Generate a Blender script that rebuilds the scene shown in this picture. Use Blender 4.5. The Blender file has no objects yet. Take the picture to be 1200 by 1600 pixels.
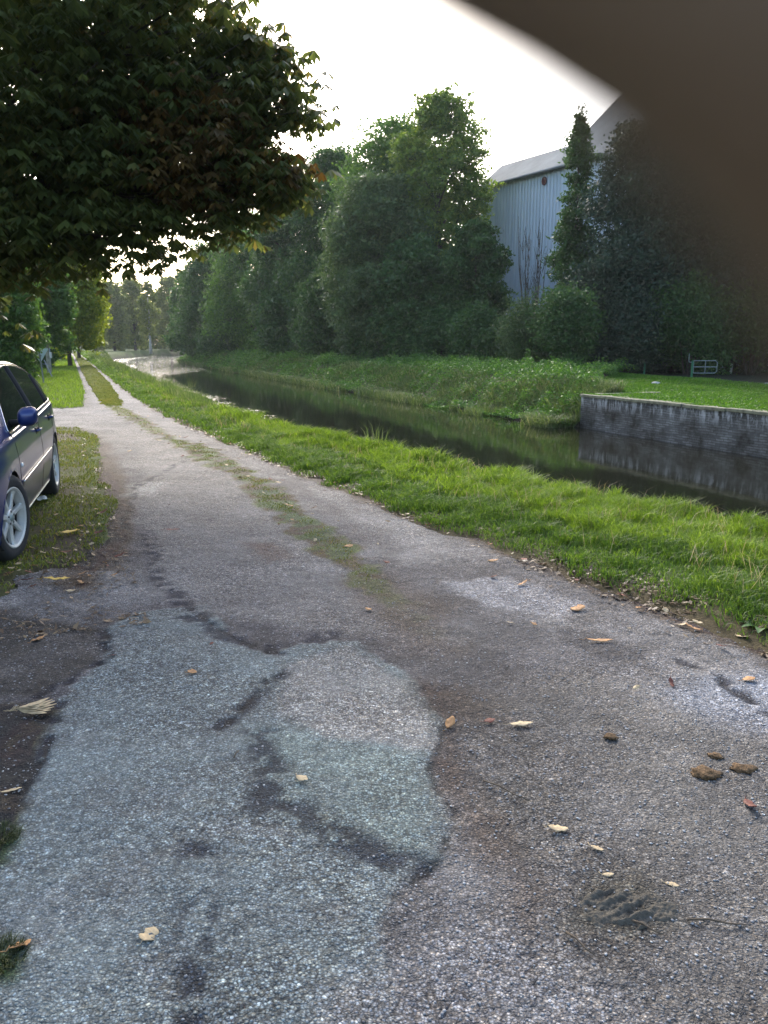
import bpy, math, random
import numpy as np
from mathutils import Vector, Matrix
R = math.radians
S = bpy.context.scene
COL = S.collection
rng = np.random.default_rng(7)
random.seed(7)

# ---------------------------------------------------------------- camera, sky, sun, exposure
CAM_H = 1.6; PITCH = 12.0; F = 1250.0
cam_d = bpy.data.cameras.new('camera'); cam = bpy.data.objects.new('camera', cam_d); COL.objects.link(cam)
cam.location = (0, 0, CAM_H); cam.rotation_euler = (R(90 - PITCH), 0, 0)
cam_d.sensor_fit = 'VERTICAL'; cam_d.sensor_height = 24; cam_d.lens = 24 * F / 1600
cam_d.clip_start = 0.001; cam_d.clip_end = 3000
cam_d.dof.use_dof = True; cam_d.dof.focus_distance = 4.0; cam_d.dof.aperture_fstop = 18.75 / 2.0
S.camera = cam
SUN_AZ = -11.0      # degrees to the right of +Y
SUN_EL = 33.0
w = bpy.data.worlds.new('World'); S.world = w; w.use_nodes = True
wn = w.node_tree; wn.nodes.clear()
sky = wn.nodes.new('ShaderNodeTexSky'); sky.sky_type = 'NISHITA'; sky.sun_disc = False
sky.sun_elevation = R(SUN_EL); sky.sun_rotation = R(SUN_AZ)
sky.air_density = 1.0; sky.dust_density = 3.0; sky.ozone_density = 1.0
bg = wn.nodes.new('ShaderNodeBackground'); bg.inputs[1].default_value = 0.15
wo = wn.nodes.new('ShaderNodeOutputWorld')
wn.links.new(sky.outputs[0], bg.inputs[0]); wn.links.new(bg.outputs[0], wo.inputs[0])
sl = bpy.data.lights.new('sun', 'SUN'); sun = bpy.data.objects.new('sun', sl); COL.objects.link(sun)
sl.energy = 1.3; sl.angle = R(16); sl.color = (1.0, 0.97, 0.92)
sd = Vector((math.sin(R(SUN_AZ)) * math.cos(R(SUN_EL)), math.cos(R(SUN_AZ)) * math.cos(R(SUN_EL)), math.sin(R(SUN_EL))))
sun.rotation_euler = sd.to_track_quat('Z', 'Y').to_euler()
sun.location = (0, 0, 60)
S.view_settings.view_transform = 'Standard'; S.view_settings.look = 'None'
S.view_settings.exposure = 1.6; S.view_settings.gamma = 1
S.render.engine = 'CYCLES'
S.cycles.use_denoising = True
S.cycles.max_bounces = 8; S.cycles.diffuse_bounces = 3; S.cycles.glossy_bounces = 3
S.cycles.transmission_bounces = 4; S.cycles.transparent_max_bounces = 4

# ---------------------------------------------------------------- coordinates
DV = (-0.368, 0.930); NV = (0.930, 0.368)      # along the track / across it
def P(n, t): return (n * NV[0] + t * DV[0], n * NV[1] + t * DV[1])
def at(px, py, Y):
    """point seen at photo pixel (px, py), Y metres ahead"""
    p = R(PITCH); u = (px - 600) / F; v = (py - 800) / F
    dx = u; dy = math.cos(p) - v * math.sin(p); dz = -math.sin(p) - v * math.cos(p)
    return Vector((dx / dy * Y, Y, CAM_H + dz / dy * Y))
def gp(px, py, z=0.0):
    p = R(PITCH); u = (px - 600) / F; v = (py - 800) / F
    dy = math.cos(p) - v * math.sin(p); dz = -math.sin(p) - v * math.cos(p)
    k = (z - CAM_H) / dz
    return Vector((k * u, k * dy, z))
def bend(t):
    t = np.asarray(t, float); return np.where(t > 95, 0.003 * (t - 95) ** 2, 0.0)
RT_T = [-10, 2.98, 3.93, 5.28, 7.29, 10.08, 14.14, 20.13, 30.7, 48, 72, 126, 200]
RT_N = [3.5, 3.37, 3.31, 3.17, 2.88, 2.64, 2.34, 1.97, 1.93, 2.03, 2.14, 2.5, 2.5]
LT_T = [-10, 5.30, 5.50, 6.7, 8.65, 11.6, 14.9, 16.4, 17.2, 20.8, 21.8, 29.1, 48.5, 108, 200]
LT_N = [-12, -12, -.05, .14, .34, .33, .40, .2, -12, -12, .38, .59, .73, 1.17, 1.2]
ED_T = [-20, 5.05, 7.1, 11, 16.4, 21.5, 33, 111, 200]
ED_N = [5.4, 5.1, 4.65, 4.0, 3.4, 3.2, 3.1, 3.15, 3.15]
ML_T = [0, 4.36, 6.07, 8.9, 11.8, 15.7, 21, 24, 33.5, 62, 113, 200]; ML_N = [1.7, 1.73, 1.73, 1.8, 1.57, 1.28, .92, .89, .93, 1.18, 1.55, 1.6]
MR_T = [0, 4.69, 5.96, 9.7, 12.4, 13.4, 21, 33, 62, 113, 200]; MR_N = [1.95, 1.95, 2.02, 2.14, 2.04, 1.74, 1.35, 1.6, 1.82, 2.0, 2.0]
def ip(t, T, N): return np.interp(t, T, N)

# cheap value noise on arrays
_tab = rng.random((256, 256))
def vnoise(x, y):
    x = np.asarray(x, float); y = np.asarray(y, float)
    xi = np.floor(x).astype(int); yi = np.floor(y).astype(int); fx = x - xi; fy = y - yi
    fx = fx * fx * (3 - 2 * fx); fy = fy * fy * (3 - 2 * fy)
    a = _tab[xi & 255, yi & 255]; b = _tab[(xi + 1) & 255, yi & 255]; c = _tab[xi & 255, (yi + 1) & 255]; d = _tab[(xi + 1) & 255, (yi + 1) & 255]
    return (a * (1 - fx) + b * fx) * (1 - fy) + (c * (1 - fx) + d * fx) * fy
def fbm(x, y, o=4):
    s = 0; a = 0.5; tot = 0
    for k in range(o):
        s = s + a * vnoise(x * 2 ** k + 17.3 * k, y * 2 ** k + 5.1 * k); tot += a; a *= 0.5
    return s / tot
def sst(a, b, x):
    t = np.clip((x - a) / (b - a), 0, 1); return t * t * (3 - 2 * t)

# ---------------------------------------------------------------- object helpers
def tag(o, label=None, cat=None, group=None, kind=None):
    if label: o['label'] = label
    if cat: o['category'] = cat
    if group: o['group'] = group
    if kind: o['kind'] = kind
    return o
def empty(name, loc, rz=0.0, label=None, cat=None, group=None):
    o = bpy.data.objects.new(name, None); COL.objects.link(o); o.location = loc; o.rotation_euler = (0, 0, rz)
    o.empty_display_size = 0.1
    return tag(o, label, cat, group)
def link_mesh(name, me, mat, parent=None, smooth=False):
    o = bpy.data.objects.new(name, me); COL.objects.link(o)
    if mat: me.materials.append(mat)
    if parent: o.parent = parent
    if smooth:
        me.polygons.foreach_set('use_smooth', [True] * len(me.polygons))
    return o
def fast(name, V, Fq, mat, parent=None, smooth=False, col=None):
    """numpy mesh: V (n,3), Fq (m,k) all the same size"""
    V = np.ascontiguousarray(V, dtype=np.float32); Fq = np.ascontiguousarray(Fq, dtype=np.int32)
    me = bpy.data.meshes.new(name); m, k = Fq.shape
    me.vertices.add(len(V)); me.vertices.foreach_set('co', V.ravel())
    me.loops.add(m * k); me.loops.foreach_set('vertex_index', Fq.ravel())
    me.polygons.add(m); me.polygons.foreach_set('loop_start', np.arange(0, m * k, k, dtype=np.int32))
    me.update(calc_edges=True)
    if col is not None:
        a = me.color_attributes.new('col', 'FLOAT_COLOR', 'POINT')
        c = np.ones((len(V), 4), np.float32); c[:, :col.shape[1]] = col
        a.data.foreach_set('color', c.ravel())
    return link_mesh(name, me, mat, parent, smooth)

class MB:
    def __init__(s): s.v = []; s.f = []
    def add(s, vs, fs):
        b = len(s.v); s.v += [tuple(q) for q in vs]; s.f += [tuple(b + i for i in f) for f in fs]; return s
    def box(s, c, d, rz=0.0, M=None):
        x, y, z = (q / 2 for q in d); vs = []
        for sx, sy, sz in ((-1, -1, -1), (1, -1, -1), (1, 1, -1), (-1, 1, -1), (-1, -1, 1), (1, -1, 1), (1, 1, 1), (-1, 1, 1)):
            q = Vector((sx * x, sy * y, sz * z)); q.rotate(Matrix.Rotation(rz, 3, 'Z'))
            q = q + Vector(c)
            vs.append(M @ q if M else q)
        return s.add(vs, [(0, 3, 2, 1), (4, 5, 6, 7), (0, 1, 5, 4), (1, 2, 6, 5), (2, 3, 7, 6), (3, 0, 4, 7)])
    def tube(s, pts, r, k=8, cap=True):
        pts = [Vector(p) for p in pts]; n = len(pts)
        rr = r if isinstance(r, (list, tuple)) else [r] * n
        ref = Vector((0, 0, 1)); t0 = (pts[1] - pts[0]).normalized()
        if abs(t0.dot(ref)) > .9: ref = Vector((1, 0, 0))
        u = t0.cross(ref).normalized(); vs = []
        for i in range(n):
            t = (pts[min(i + 1, n - 1)] - pts[max(i - 1, 0)])
            t = t.normalized() if t.length > 1e-9 else t0
            u = (u - t * u.dot(t)); u = u.normalized() if u.length > 1e-6 else t.orthogonal().normalized()
            b = t.cross(u)
            for j in range(k):
                a = 2 * math.pi * j / k; vs.append(pts[i] + (u * math.cos(a) + b * math.sin(a)) * rr[i])
        fs = [(i * k + j, i * k + (j + 1) % k, (i + 1) * k + (j + 1) % k, (i + 1) * k + j) for i in range(n - 1) for j in range(k)]
        if cap: fs += [tuple(range(k - 1, -1, -1)), tuple((n - 1) * k + j for j in range(k))]
        return s.add(vs, fs)
    def lathe(s, prof, k=32, M=Matrix.Identity(4)):
        """prof: (radius, y) pairs, turned about Y"""
        vs = []
        for r, y in prof:
            for j in range(k):
                a = 2 * math.pi * j / k; vs.append(M @ Vector((r * math.cos(a), y, r * math.sin(a))))
        fs = [(i * k + j, i * k + (j + 1) % k, (i + 1) * k + (j + 1) % k, (i + 1) * k + j) for i in range(len(prof) - 1) for j in range(k)]
        return s.add(vs, fs)
    def build(s, name, mat, parent=None, smooth=False, bevel=0):
        me = bpy.data.meshes.new(name); me.from_pydata(s.v, [], s.f); me.update()
        o = link_mesh(name, me, mat, parent, smooth)
        if bevel:
            m = o.modifiers.new('bevel', 'BEVEL'); m.width = bevel; m.segments = 2; m.limit_method = 'ANGLE'
        return o

# ---------------------------------------------------------------- materials
class NT:
    def __init__(s, name):
        s.m = bpy.data.materials.new(name); s.m.use_nodes = True; s.t = s.m.node_tree; s.t.nodes.clear()
        s.out = s.n('ShaderNodeOutputMaterial')
    def n(s, typ, **kw):
        q = s.t.nodes.new(typ)
        for k, v in kw.items(): setattr(q, k, v)
        return q
    def l(s, a, b): s.t.links.new(a, b)
    def coord(s, scale=1.0):
        c = s.n('ShaderNodeTexCoord'); return c.outputs['Object']
    def noise(s, scale, detail=4, rough=.55, vec=None):
        q = s.n('ShaderNodeTexNoise'); q.inputs['Scale'].default_value = scale; q.inputs['Detail'].default_value = detail
        q.inputs['Roughness'].default_value = rough
        s.l(vec or s.coord(), q.inputs['Vector']); return q.outputs['Fac']
    def ramp(s, fac, stops):
        q = s.n('ShaderNodeValToRGB'); e = q.color_ramp.elements
        while len(e) < len(stops): e.new(.5)
        for i, (p, c) in enumerate(stops):
            e[i].position = p; e[i].color = (*c, 1) if len(c) == 3 else c
        s.l(fac, q.inputs[0]); return q.outputs[0]
    def mix(s, fac, a, b, mode='MIX'):
        q = s.n('ShaderNodeMix'); q.data_type = 'RGBA'; q.blend_type = mode
        for i, v in ((0, fac), (6, a), (7, b)):
            if hasattr(v, 'is_linked') or hasattr(v, 'links'): s.l(v, q.inputs[i])
            else: q.inputs[i].default_value = v if i == 0 else (*v, 1) if len(v) == 3 else v
        return q.outputs[2]
    def math(s, op, a, b=0.0):
        q = s.n('ShaderNodeMath', operation=op)
        for i, v in ((0, a), (1, b)):
            if hasattr(v, 'links'): s.l(v, q.inputs[i])
            else: q.inputs[i].default_value = v
        return q.outputs[0]
    def bump(s, h, strength=.3, dist=.01, normal=None):
        q = s.n('ShaderNodeBump'); q.inputs['Strength'].default_value = strength; q.inputs['Distance'].default_value = dist
        s.l(h, q.inputs['Height'])
        if normal: s.l(normal, q.inputs['Normal'])
        return q.outputs[0]
    def bsdf(s, col, rough=.6, metal=0.0, spec=.5, normal=None, coat=0.0):
        b = s.n('ShaderNodeBsdfPrincipled')
        for nm, v in (('Base Color', col), ('Roughness', rough), ('Metallic', metal), ('Specular IOR Level', spec), ('Coat Weight', coat)):
            if hasattr(v, 'links'): s.l(v, b.inputs[nm])
            elif nm == 'Base Color': b.inputs[nm].default_value = (*v, 1)
            else: b.inputs[nm].default_value = v
        if normal: s.l(normal, b.inputs['Normal'])
        s.l(b.outputs[0], s.out.inputs[0]); return b
def simple(name, col, rough=.5, metal=0.0, spec=.5, coat=0.0, var=.12, nscale=30, bump=0.0):
    m = NT(name)
    lo = tuple(c * (1 - var) for c in col); hi = tuple(min(1, c * (1 + var)) for c in col)
    f = m.noise(nscale); c = m.ramp(f, [(.3, lo), (.7, hi)])
    nr = m.bump(f, bump, .01) if bump else None
    m.bsdf(c, rough, metal, spec, nr, coat); return m.m
def leafmat(name, a, b, c=None, trans=.35, gloss=.35, rough=.5, wood=None, nscale=.35):
    """leaf colours vary from leaf to leaf and from spray to spray"""
    m = NT(name); g = m.n('ShaderNodeNewGeometry')
    rnd = g.outputs['Random Per Island']
    big = m.noise(nscale, 3)
    f = m.math('ADD', m.math('MULTIPLY', rnd, .6), m.math('MULTIPLY', big, .55))
    stops = [(.2, a), (.75, b)] + ([(.97, c)] if c else [])
    col = m.ramp(f, stops)
    pb = m.bsdf(col, rough, 0, gloss)
    tr = m.n('ShaderNodeBsdfTranslucent'); hs = m.n('ShaderNodeHueSaturation'); hs.inputs['Value'].default_value = 1.5; hs.inputs['Saturation'].default_value = 1.1
    hs.inputs['Hue'].default_value = .49
    m.l(col, hs.inputs['Color']); m.l(hs.outputs[0], tr.inputs[0])
    mx = m.n('ShaderNodeMixShader'); mx.inputs[0].default_value = trans
    m.l(pb.outputs[0], mx.inputs[1]); m.l(tr.outputs[0], mx.inputs[2]); m.l(mx.outputs[0], m.out.inputs[0])
    return m.m

def gravel_mat():
    m = NT('gravel'); at_ = m.n('ShaderNodeVertexColor', layer_name='col'); co = m.coord()
    mp = m.n('ShaderNodeMapping'); m.l(co, mp.inputs[0])
    warp = m.n('ShaderNodeTexNoise'); warp.inputs['Scale'].default_value = 30; m.l(co, warp.inputs['Vector'])
    va = m.n('ShaderNodeVectorMath', operation='MULTIPLY_ADD'); m.l(warp.outputs['Color'], va.inputs[0]); va.inputs[1].default_value = (.012, .012, .012); m.l(co, va.inputs[2])
    def vor(scale, feat='F1'):
        q = m.n('ShaderNodeTexVoronoi'); q.feature = feat; q.inputs['Scale'].default_value = scale; m.l(va.outputs[0], q.inputs['Vector']); return q
    v1 = vor(120); v2 = vor(52); v3 = vor(230)
    c1 = m.n('ShaderNodeSeparateColor'); m.l(v1.outputs['Color'], c1.inputs[0])
    c2 = m.n('ShaderNodeSeparateColor'); m.l(v2.outputs['Color'], c2.inputs[0])
    s1 = m.ramp(c1.outputs[0], [(0, (.28, .28, .30)), (.5, (.85, .85, .85)), (.86, (1.25, 1.25, 1.25)), (1, (1.85, 1.85, 1.8))])
    s2 = m.ramp(c2.outputs[0], [(0, (.72, .71, .72)), (.8, (1.05, 1.05, 1.05)), (1, (1.6, 1.6, 1.6))])
    edge = m.ramp(v1.outputs['Distance'], [(.25, (1.1, 1.1, 1.1)), (.62, (.42, .40, .38))])
    tint = m.ramp(c1.outputs[1], [(0, (.92, .95, 1.05)), (.6, (1, 1, 1)), (1, (1.12, 1.0, .88))])
    big = m.ramp(m.noise(2.2, 7, .65), [(.3, (.82, .82, .84)), (.7, (1.18, 1.17, 1.15))])
    med = m.ramp(m.noise(14, 6, .7), [(.3, (.78, .77, .77)), (.7, (1.2, 1.2, 1.2))])
    # fine sand smooths parts of the surface
    fine = m.ramp(m.noise(1.3, 6, .6), [(.42, (0, 0, 0)), (.62, (1, 1, 1))])
    fm = m.math('MULTIPLY', fine, .35)
    st = m.mix(1, s1, edge, 'MULTIPLY'); st = m.mix(1, st, s2, 'MULTIPLY'); st = m.mix(1, st, tint, 'MULTIPLY')
    st = m.mix(fm, st, (.95, .95, .95))
    c = m.mix(1, at_.outputs[0], st, 'MULTIPLY'); c = m.mix(1, c, big, 'MULTIPLY'); c = m.mix(1, c, med, 'MULTIPLY')
    inv = m.math('SUBTRACT', 1.0, v1.outputs['Distance']); inv2 = m.math('SUBTRACT', 1.0, v2.outputs['Distance'])
    h = m.math('ADD', m.math('MULTIPLY', inv, c1.outputs[2]), m.math('MULTIPLY', m.math('MULTIPLY', inv2, c2.outputs[1]), .7))
    h = m.math('ADD', h, m.math('MULTIPLY', v3.outputs['Distance'], -.25))
    nr = m.bump(h, .95, .012); nr = m.bump(m.noise(7, 5), .35, .03, nr)
    m.bsdf(c, .8, 0, .3, nr); return m.m
def ground_mat():
    m = NT('ground'); a = m.n('ShaderNodeVertexColor', layer_name='col')
    f = m.noise(9, 8, .7); g = m.noise(60, 4, .7)
    c = m.mix(1, a.outputs[0], m.ramp(f, [(.3, (.6, .6, .55)), (.7, (1.35, 1.35, 1.3))]), 'MULTIPLY')
    c = m.mix(1, c, m.ramp(g, [(.3, (.65, .65, .65)), (.7, (1.3, 1.3, 1.3))]), 'MULTIPLY')
    m.bsdf(c, .9, 0, .2, m.bump(m.math('ADD', f, m.math('MULTIPLY', g, .4)), .6, .04)); return m.m
def water_mat():
    m = NT('water'); co = m.coord()
    mp = m.n('ShaderNodeMapping'); m.l(co, mp.inputs[0]); mp.inputs['Rotation'].default_value = (0, 0, R(-21)); mp.inputs['Scale'].default_value = (1, .55, 1)
    n1 = m.noise(2.6, 3, .5, mp.outputs[0]); n2 = m.noise(9, 3, .6, mp.outputs[0])
    amt = m.n('ShaderNodeVertexColor', layer_name='col').outputs[0]; n3 = m.noise(22, 2, .6, mp.outputs[0]); n2 = m.math('ADD', n2, m.math('MULTIPLY', n3, .35))
    h = m.math('ADD', n1, m.math('MULTIPLY', n2, .35)); br_ = m.ramp(m.noise(3.2, 3, .6, mp.outputs[0]), [(.50, (0, 0, 0)), (.58, (1, 1, 1))]); hi_ = m.math('GREATER_THAN', amt, .97); pk = m.math('MAXIMUM', br_, hi_); h = m.math('MULTIPLY', h, m.math('ADD', .012, m.math('MULTIPLY', amt, pk)))
    m.bsdf((.012, .012, .007), .05, 0, .5, m.bump(h, 1.0, .16)); return m.m

M = {}
M['gravel'] = gravel_mat(); M['ground'] = ground_mat(); M['water'] = water_mat()
M['grass'] = leafmat('grass_blades', (0.054, 0.097, 0.012), (0.167, 0.272, 0.034), (0.275, 0.359, 0.097), trans=.45, gloss=.35, nscale=1.3)
M['grass_short'] = leafmat('short_grass', (0.078, 0.106, 0.019), (0.172, 0.214, 0.034), (0.380, 0.285, 0.081), trans=.35, gloss=.25, nscale=1.1)
M['lawn'] = leafmat('lawn_grass', (0.046, 0.111, 0.016), (0.098, 0.221, 0.026), (0.156, 0.260, 0.039), trans=.35, gloss=.2, nscale=.5)
M['straw'] = leafmat('straw', (.22, .17, .08), (.40, .33, .17), (.5, .42, .25), trans=.3, nscale=1.5)
M['dock'] = leafmat('dock_leaf', (.05, .12, .02), (.08, .17, .03), (.10, .19, .04), trans=.3, gloss=.5, nscale=3)
M['moss'] = leafmat('moss', (.03, .04, .012), (.06, .075, .02), (.12, .11, .05), trans=.2, nscale=9)
M['reed'] = leafmat('reeds', (0.056, 0.098, 0.028), (0.126, 0.182, 0.049), (0.350, 0.350, 0.168), trans=.35, nscale=.6)
M['nettle'] = leafmat('bank_weeds', (0.043, 0.107, 0.019), (0.092, 0.205, 0.034), (0.199, 0.321, 0.068), trans=.3, nscale=.5)
M['ash'] = leafmat('ash_leaves', (0.071, 0.125, 0.028), (0.159, 0.235, 0.047), (0.284, 0.334, 0.062), trans=.4, nscale=.25)
M['dark'] = leafmat('dark_leaves', (0.030, 0.074, 0.022), (0.066, 0.133, 0.034), (0.106, 0.184, 0.046), trans=.3, nscale=.25)
M['mid'] = leafmat('mid_leaves', (0.048, 0.106, 0.025), (0.102, 0.195, 0.040), (0.164, 0.276, 0.050), trans=.35, nscale=.25)
M['willow'] = leafmat('willow_leaves', (0.049, 0.087, 0.032), (0.097, 0.152, 0.051), (0.150, 0.205, 0.070), trans=.3, nscale=.25)
M['bright'] = leafmat('bright_leaves', (0.082, 0.128, 0.016), (0.226, 0.295, 0.033), (0.412, 0.393, 0.054), trans=.45, nscale=.25)
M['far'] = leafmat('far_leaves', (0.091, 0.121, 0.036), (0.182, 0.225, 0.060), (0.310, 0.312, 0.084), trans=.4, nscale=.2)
M['conifer'] = leafmat('conifer_needles', (0.020, 0.043, 0.026), (0.043, 0.073, 0.041), (0.071, 0.107, 0.051), trans=.2, nscale=.3)
M['chestnut'] = leafmat('chestnut_leaves', (0.042, 0.060, 0.018), (0.102, 0.128, 0.035), (0.187, 0.128, 0.035), trans=.5, gloss=.5, rough=.4, nscale=.45)
M['rust'] = leafmat('browning_leaves', (.05, .035, .012), (.12, .075, .02), (.19, .12, .03), trans=.3, nscale=.9)
M['bark'] = simple('bark', (.06, .048, .036), .9, var=.4, nscale=7, bump=.6)
M['birch'] = simple('birch_bark', (.42, .40, .34), .8, var=.35, nscale=5)
M['leaf_dry'] = simple('dry_leaf', (.36, .19, .075), .75, var=.4, nscale=45, bump=.3)
M['leaf_pale'] = simple('pale_leaf', (.46, .35, .20), .7, var=.25, nscale=60, bump=.3)
M['leaf_red'] = simple('red_brown_leaf', (.16, .05, .03), .75, var=.4, nscale=45)
M['leaf_yellow'] = simple('yellow_leaf', (.50, .34, .06), .7, var=.35, nscale=45)
M['twig'] = simple('twig', (.10, .075, .05), .9, var=.3, nscale=60)
M['pebble'] = leafmat('pebbles', (.16, .16, .165), (.32, .32, .33), (.62, .61, .58), trans=.0, gloss=.35, nscale=3)

# ---------------------------------------------------------------- ground sheet
def twarp(n, t):
    return t + np.where(n < .9, (fbm(n * .9 + 4, t * .5, 4) - .5) * 2.6 + (fbm(n * 9, t * 9, 3) - .5) * .35 - .28 * np.clip(-n - .2, 0, 4) * (t < 9), 0) * np.clip((.9 - n) * 2, 0, 1)
def trackmask(n, t, pad=0.0):
    wob = (fbm(n * 3, t * 3 + 9, 4) - .5) * .34 + (fbm(n * 14, t * 14, 3) - .5) * .10
    left = ip(twarp(n, t), LT_T, LT_N); right = ip(t, RT_T, RT_N)
    # short jumps at the side opening are cut on t, the long edges on n
    return (n + wob > left - pad) & (n + wob < right + pad) & (t < 128)
def tracksd(n, t):
    wob = (fbm(n * 3, t * 3 + 9, 4) - .5) * .34 + (fbm(n * 14, t * 14, 3) - .5) * .10
    return np.minimum(n + wob - ip(twarp(n, t), LT_T, LT_N), ip(t, RT_T, RT_N) - n - wob)
def ground_z(n, t):
    nb = n - bend(t)
    e = ip(t, ED_T, ED_N)
    wallside = t < 20.9
    z = np.where(nb < 1.4, 0.008, 0.008 + .08 * sst(2.6, 4.2, nb))
    z = z - .25 * sst(-3, -9, n) * 0
    z = z - 1.75 * sst(0.0, 1.5, nb - e)                       # near bank into the canal
    farw = np.where(nb > 14.93, 1.0, 0.0); fars = sst(13.4, 16.2, nb + (fbm(nb * .5, t * .35) - .5) * .8)
    far = np.where(wallside, farw, fars)
    top = np.where(wallside, 0.0, .10 * sst(21, 27, t))
    z = z * (1 - far) + top * far
    z = np.where((nb > 16) & ~wallside, z + .12 * (fbm(nb * .6, t * .6) - .4), z)
    inner = ((nb > 15) | (nb < 4.5))
    z = z + np.where(inner & (nb > 3) , (fbm(n * 1.1, t * 1.1) - .5) * .06, 0)
    ins = np.where(t < 128, tracksd(n, t), -1)
    k = sst(-.10, .22, ins)
    z = z * (1 - k) - .035 * k
    return z
def axis(segs):
    out = []
    for a, b, st in segs: out += list(np.arange(a, b, st))
    return np.array(out + [segs[-1][1]])
gn = axis([(-420, -100, 40), (-100, -30, 8), (-30, -9, 1.0), (-9, 8, .12), (8, 13, .5), (13, 14.9, .2), (14.9, 14.96, .06), (14.96, 17, .2), (17, 45, .8), (45, 120, 7), (120, 420, 50)])
gt = axis([(-150, -30, 30), (-30, -3, 1.5), (-3, 24, .12), (24, 60, .35), (60, 140, 1.0), (140, 260, 6), (260, 560, 60)])
N, T = np.meshgrid(gn, gt); n_, t_ = N.ravel(), T.ravel()
X, Y = P(n_, t_)
gz = ground_z(n_, t_)
def gridfaces(nr, nc):
    i = np.arange((nr - 1) * (nc - 1)); r = i // (nc - 1); c = i % (nc - 1); a = r * nc + c
    return np.stack([a, a + 1, a + nc + 1, a + nc], 1)
def lerp3(a, b, f): return np.asarray(a)[None, :] * (1 - f[:, None]) + np.asarray(b)[None, :] * f[:, None]
soil = (.055, .042, .028); green = (.06, .095, .018); dgreen = (.03, .05, .014); bed = (.03, .028, .02)
nb = n_ - bend(t_)
gc = lerp3(soil, green, sst(.35, .6, fbm(n_ * 1.3, t_ * 1.3)) * .4 + .55)
farfade = sst(9, 25, t_); gc = gc * (1 - farfade[:, None] * .0)
gc = np.where(((n_ < -3.0) & (t_ > 22))[:, None], lerp3(soil, dgreen, fbm(n_, t_)), gc)
gc = np.where((n_ < .2)[:, None] & (t_ < 17)[:, None], lerp3(soil, (.075, .085, .025), sst(.35, .65, fbm(n_ * 1.6, t_ * 1.6))), gc)
litter = (1 - sst(.05, .45, n_ - ip(t_, RT_T, RT_N) + (fbm(n_ * 4, t_ * 4) - .5) * .3)) * (n_ > 1.5) * (t_ < 60)
gc = gc * (1 - litter[:, None] * .85) + np.array((.075, .05, .03)) * litter[:, None] * .85
gc = np.where((t_ > 110)[:, None] & (nb < 16)[:, None], lerp3((.05, .075, .02), (.075, .11, .03), fbm(n_ * .4, t_ * .4)), gc)
gc = np.where((gz < -.75)[:, None] & (nb > 3)[:, None], np.array(bed)[None, :], gc)
gc = np.where(((nb > 15) & (t_ < 21.5))[:, None], lerp3((.035, .075, .014), (.06, .13, .02), fbm(n_, t_)), gc)
gc = np.where((nb > 22.5)[:, None], np.array((.022, .026, .014))[None, :], gc)
ground = fast('ground', np.stack([X, Y, gz], 1), gridfaces(len(gt), len(gn)), M['ground'], smooth=True, col=gc)
tag(ground, 'grassy earth either side of the track and down into the canal', 'ground', kind='structure')

# ---------------------------------------------------------------- track
def polymask(x, y, pix, soft, warp=.12):
    pts = [gp(a, b) for a, b in pix]
    wx = x + (fbm(x * 2.5 + 3, y * 2.5) - .5) * warp * 2; wy = y + (fbm(x * 2.5, y * 2.5 + 8) - .5) * warp * 2
    wx = wx + (vnoise(x * 22, y * 22) - .5) * .03
    ins = np.zeros(len(x), bool); dist = np.full(len(x), 1e9)
    for i in range(len(pts)):
        a, b = pts[i], pts[(i + 1) % len(pts)]
        c = ((a.y > wy) != (b.y > wy)) & (wx < (b.x - a.x) * (wy - a.y) / ((b.y - a.y) or 1e-9) + a.x); ins ^= c
        ex, ey = b.x - a.x, b.y - a.y; L = ex * ex + ey * ey + 1e-12
        k = np.clip(((wx - a.x) * ex + (wy - a.y) * ey) / L, 0, 1)
        dist = np.minimum(dist, np.hypot(wx - a.x - k * ex, wy - a.y - k * ey))
    sd_ = np.where(ins, dist, -dist)
    return sst(-soft, soft, sd_)
def linemask(x, y, pix, wd, warp=.08):
    pts = [gp(a, b) for a, b in pix]
    wx = x + (fbm(x * 4 + 3, y * 4) - .5) * warp * 2; wy = y + (fbm(x * 4, y * 4 + 8) - .5) * warp * 2
    dist = np.full(len(x), 1e9)
    for a, b in zip(pts, pts[1:]):
        ex, ey = b.x - a.x, b.y - a.y; L = ex * ex + ey * ey + 1e-12
        k = np.clip(((wx - a.x) * ex + (wy - a.y) * ey) / L, 0, 1)
        dist = np.minimum(dist, np.hypot(wx - a.x - k * ex, wy - a.y - k * ey))
    return 1 - sst(wd * .25, wd, dist)
def track_z(x, y, n, t):
    z = .012 * (fbm(n * 1.2, t * 1.2) - .5) * 2 + .010 * (fbm(n * 6, t * 6) - .5) + .006 * (vnoise(n * 25, t * 25) - .5)
    ml, mr = ip(t, ML_T, ML_N), ip(t, MR_T, MR_N); mc = (ml + mr) / 2
    z = z + .03 * np.exp(-((n - mc) / .35) ** 2) * sst(4, 9, t)
    # broken edge of the newer surfacing
    return z
kn = axis([(-12, -5, .2), (-5, -2, .05), (-2, 3.9, .014)]); kt = axis([(-1, 1, .2), (1.0, 6.5, .014), (6.5, 12, .025)])
kt2 = [12.0]
while kt2[-1] < 130: kt2.append(kt2[-1] * 1.004 + .012)
kt = np.concatenate([kt[:-1], kt2])
N, T = np.meshgrid(kn, kt); n_, t_ = N.ravel(), T.ravel(); X, Y = P(n_, t_)
tz = track_z(X, Y, n_, t_)
C = lerp3((.128, .126, .130), (.195, .192, .192), sst(.32, .68, fbm(n_ * .9, t_ * .9, 5)))
C = C * (.86 + .28 * sst(.35, .65, fbm(n_ * 4.3, t_ * 4.3, 5)))[:, None]
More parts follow.
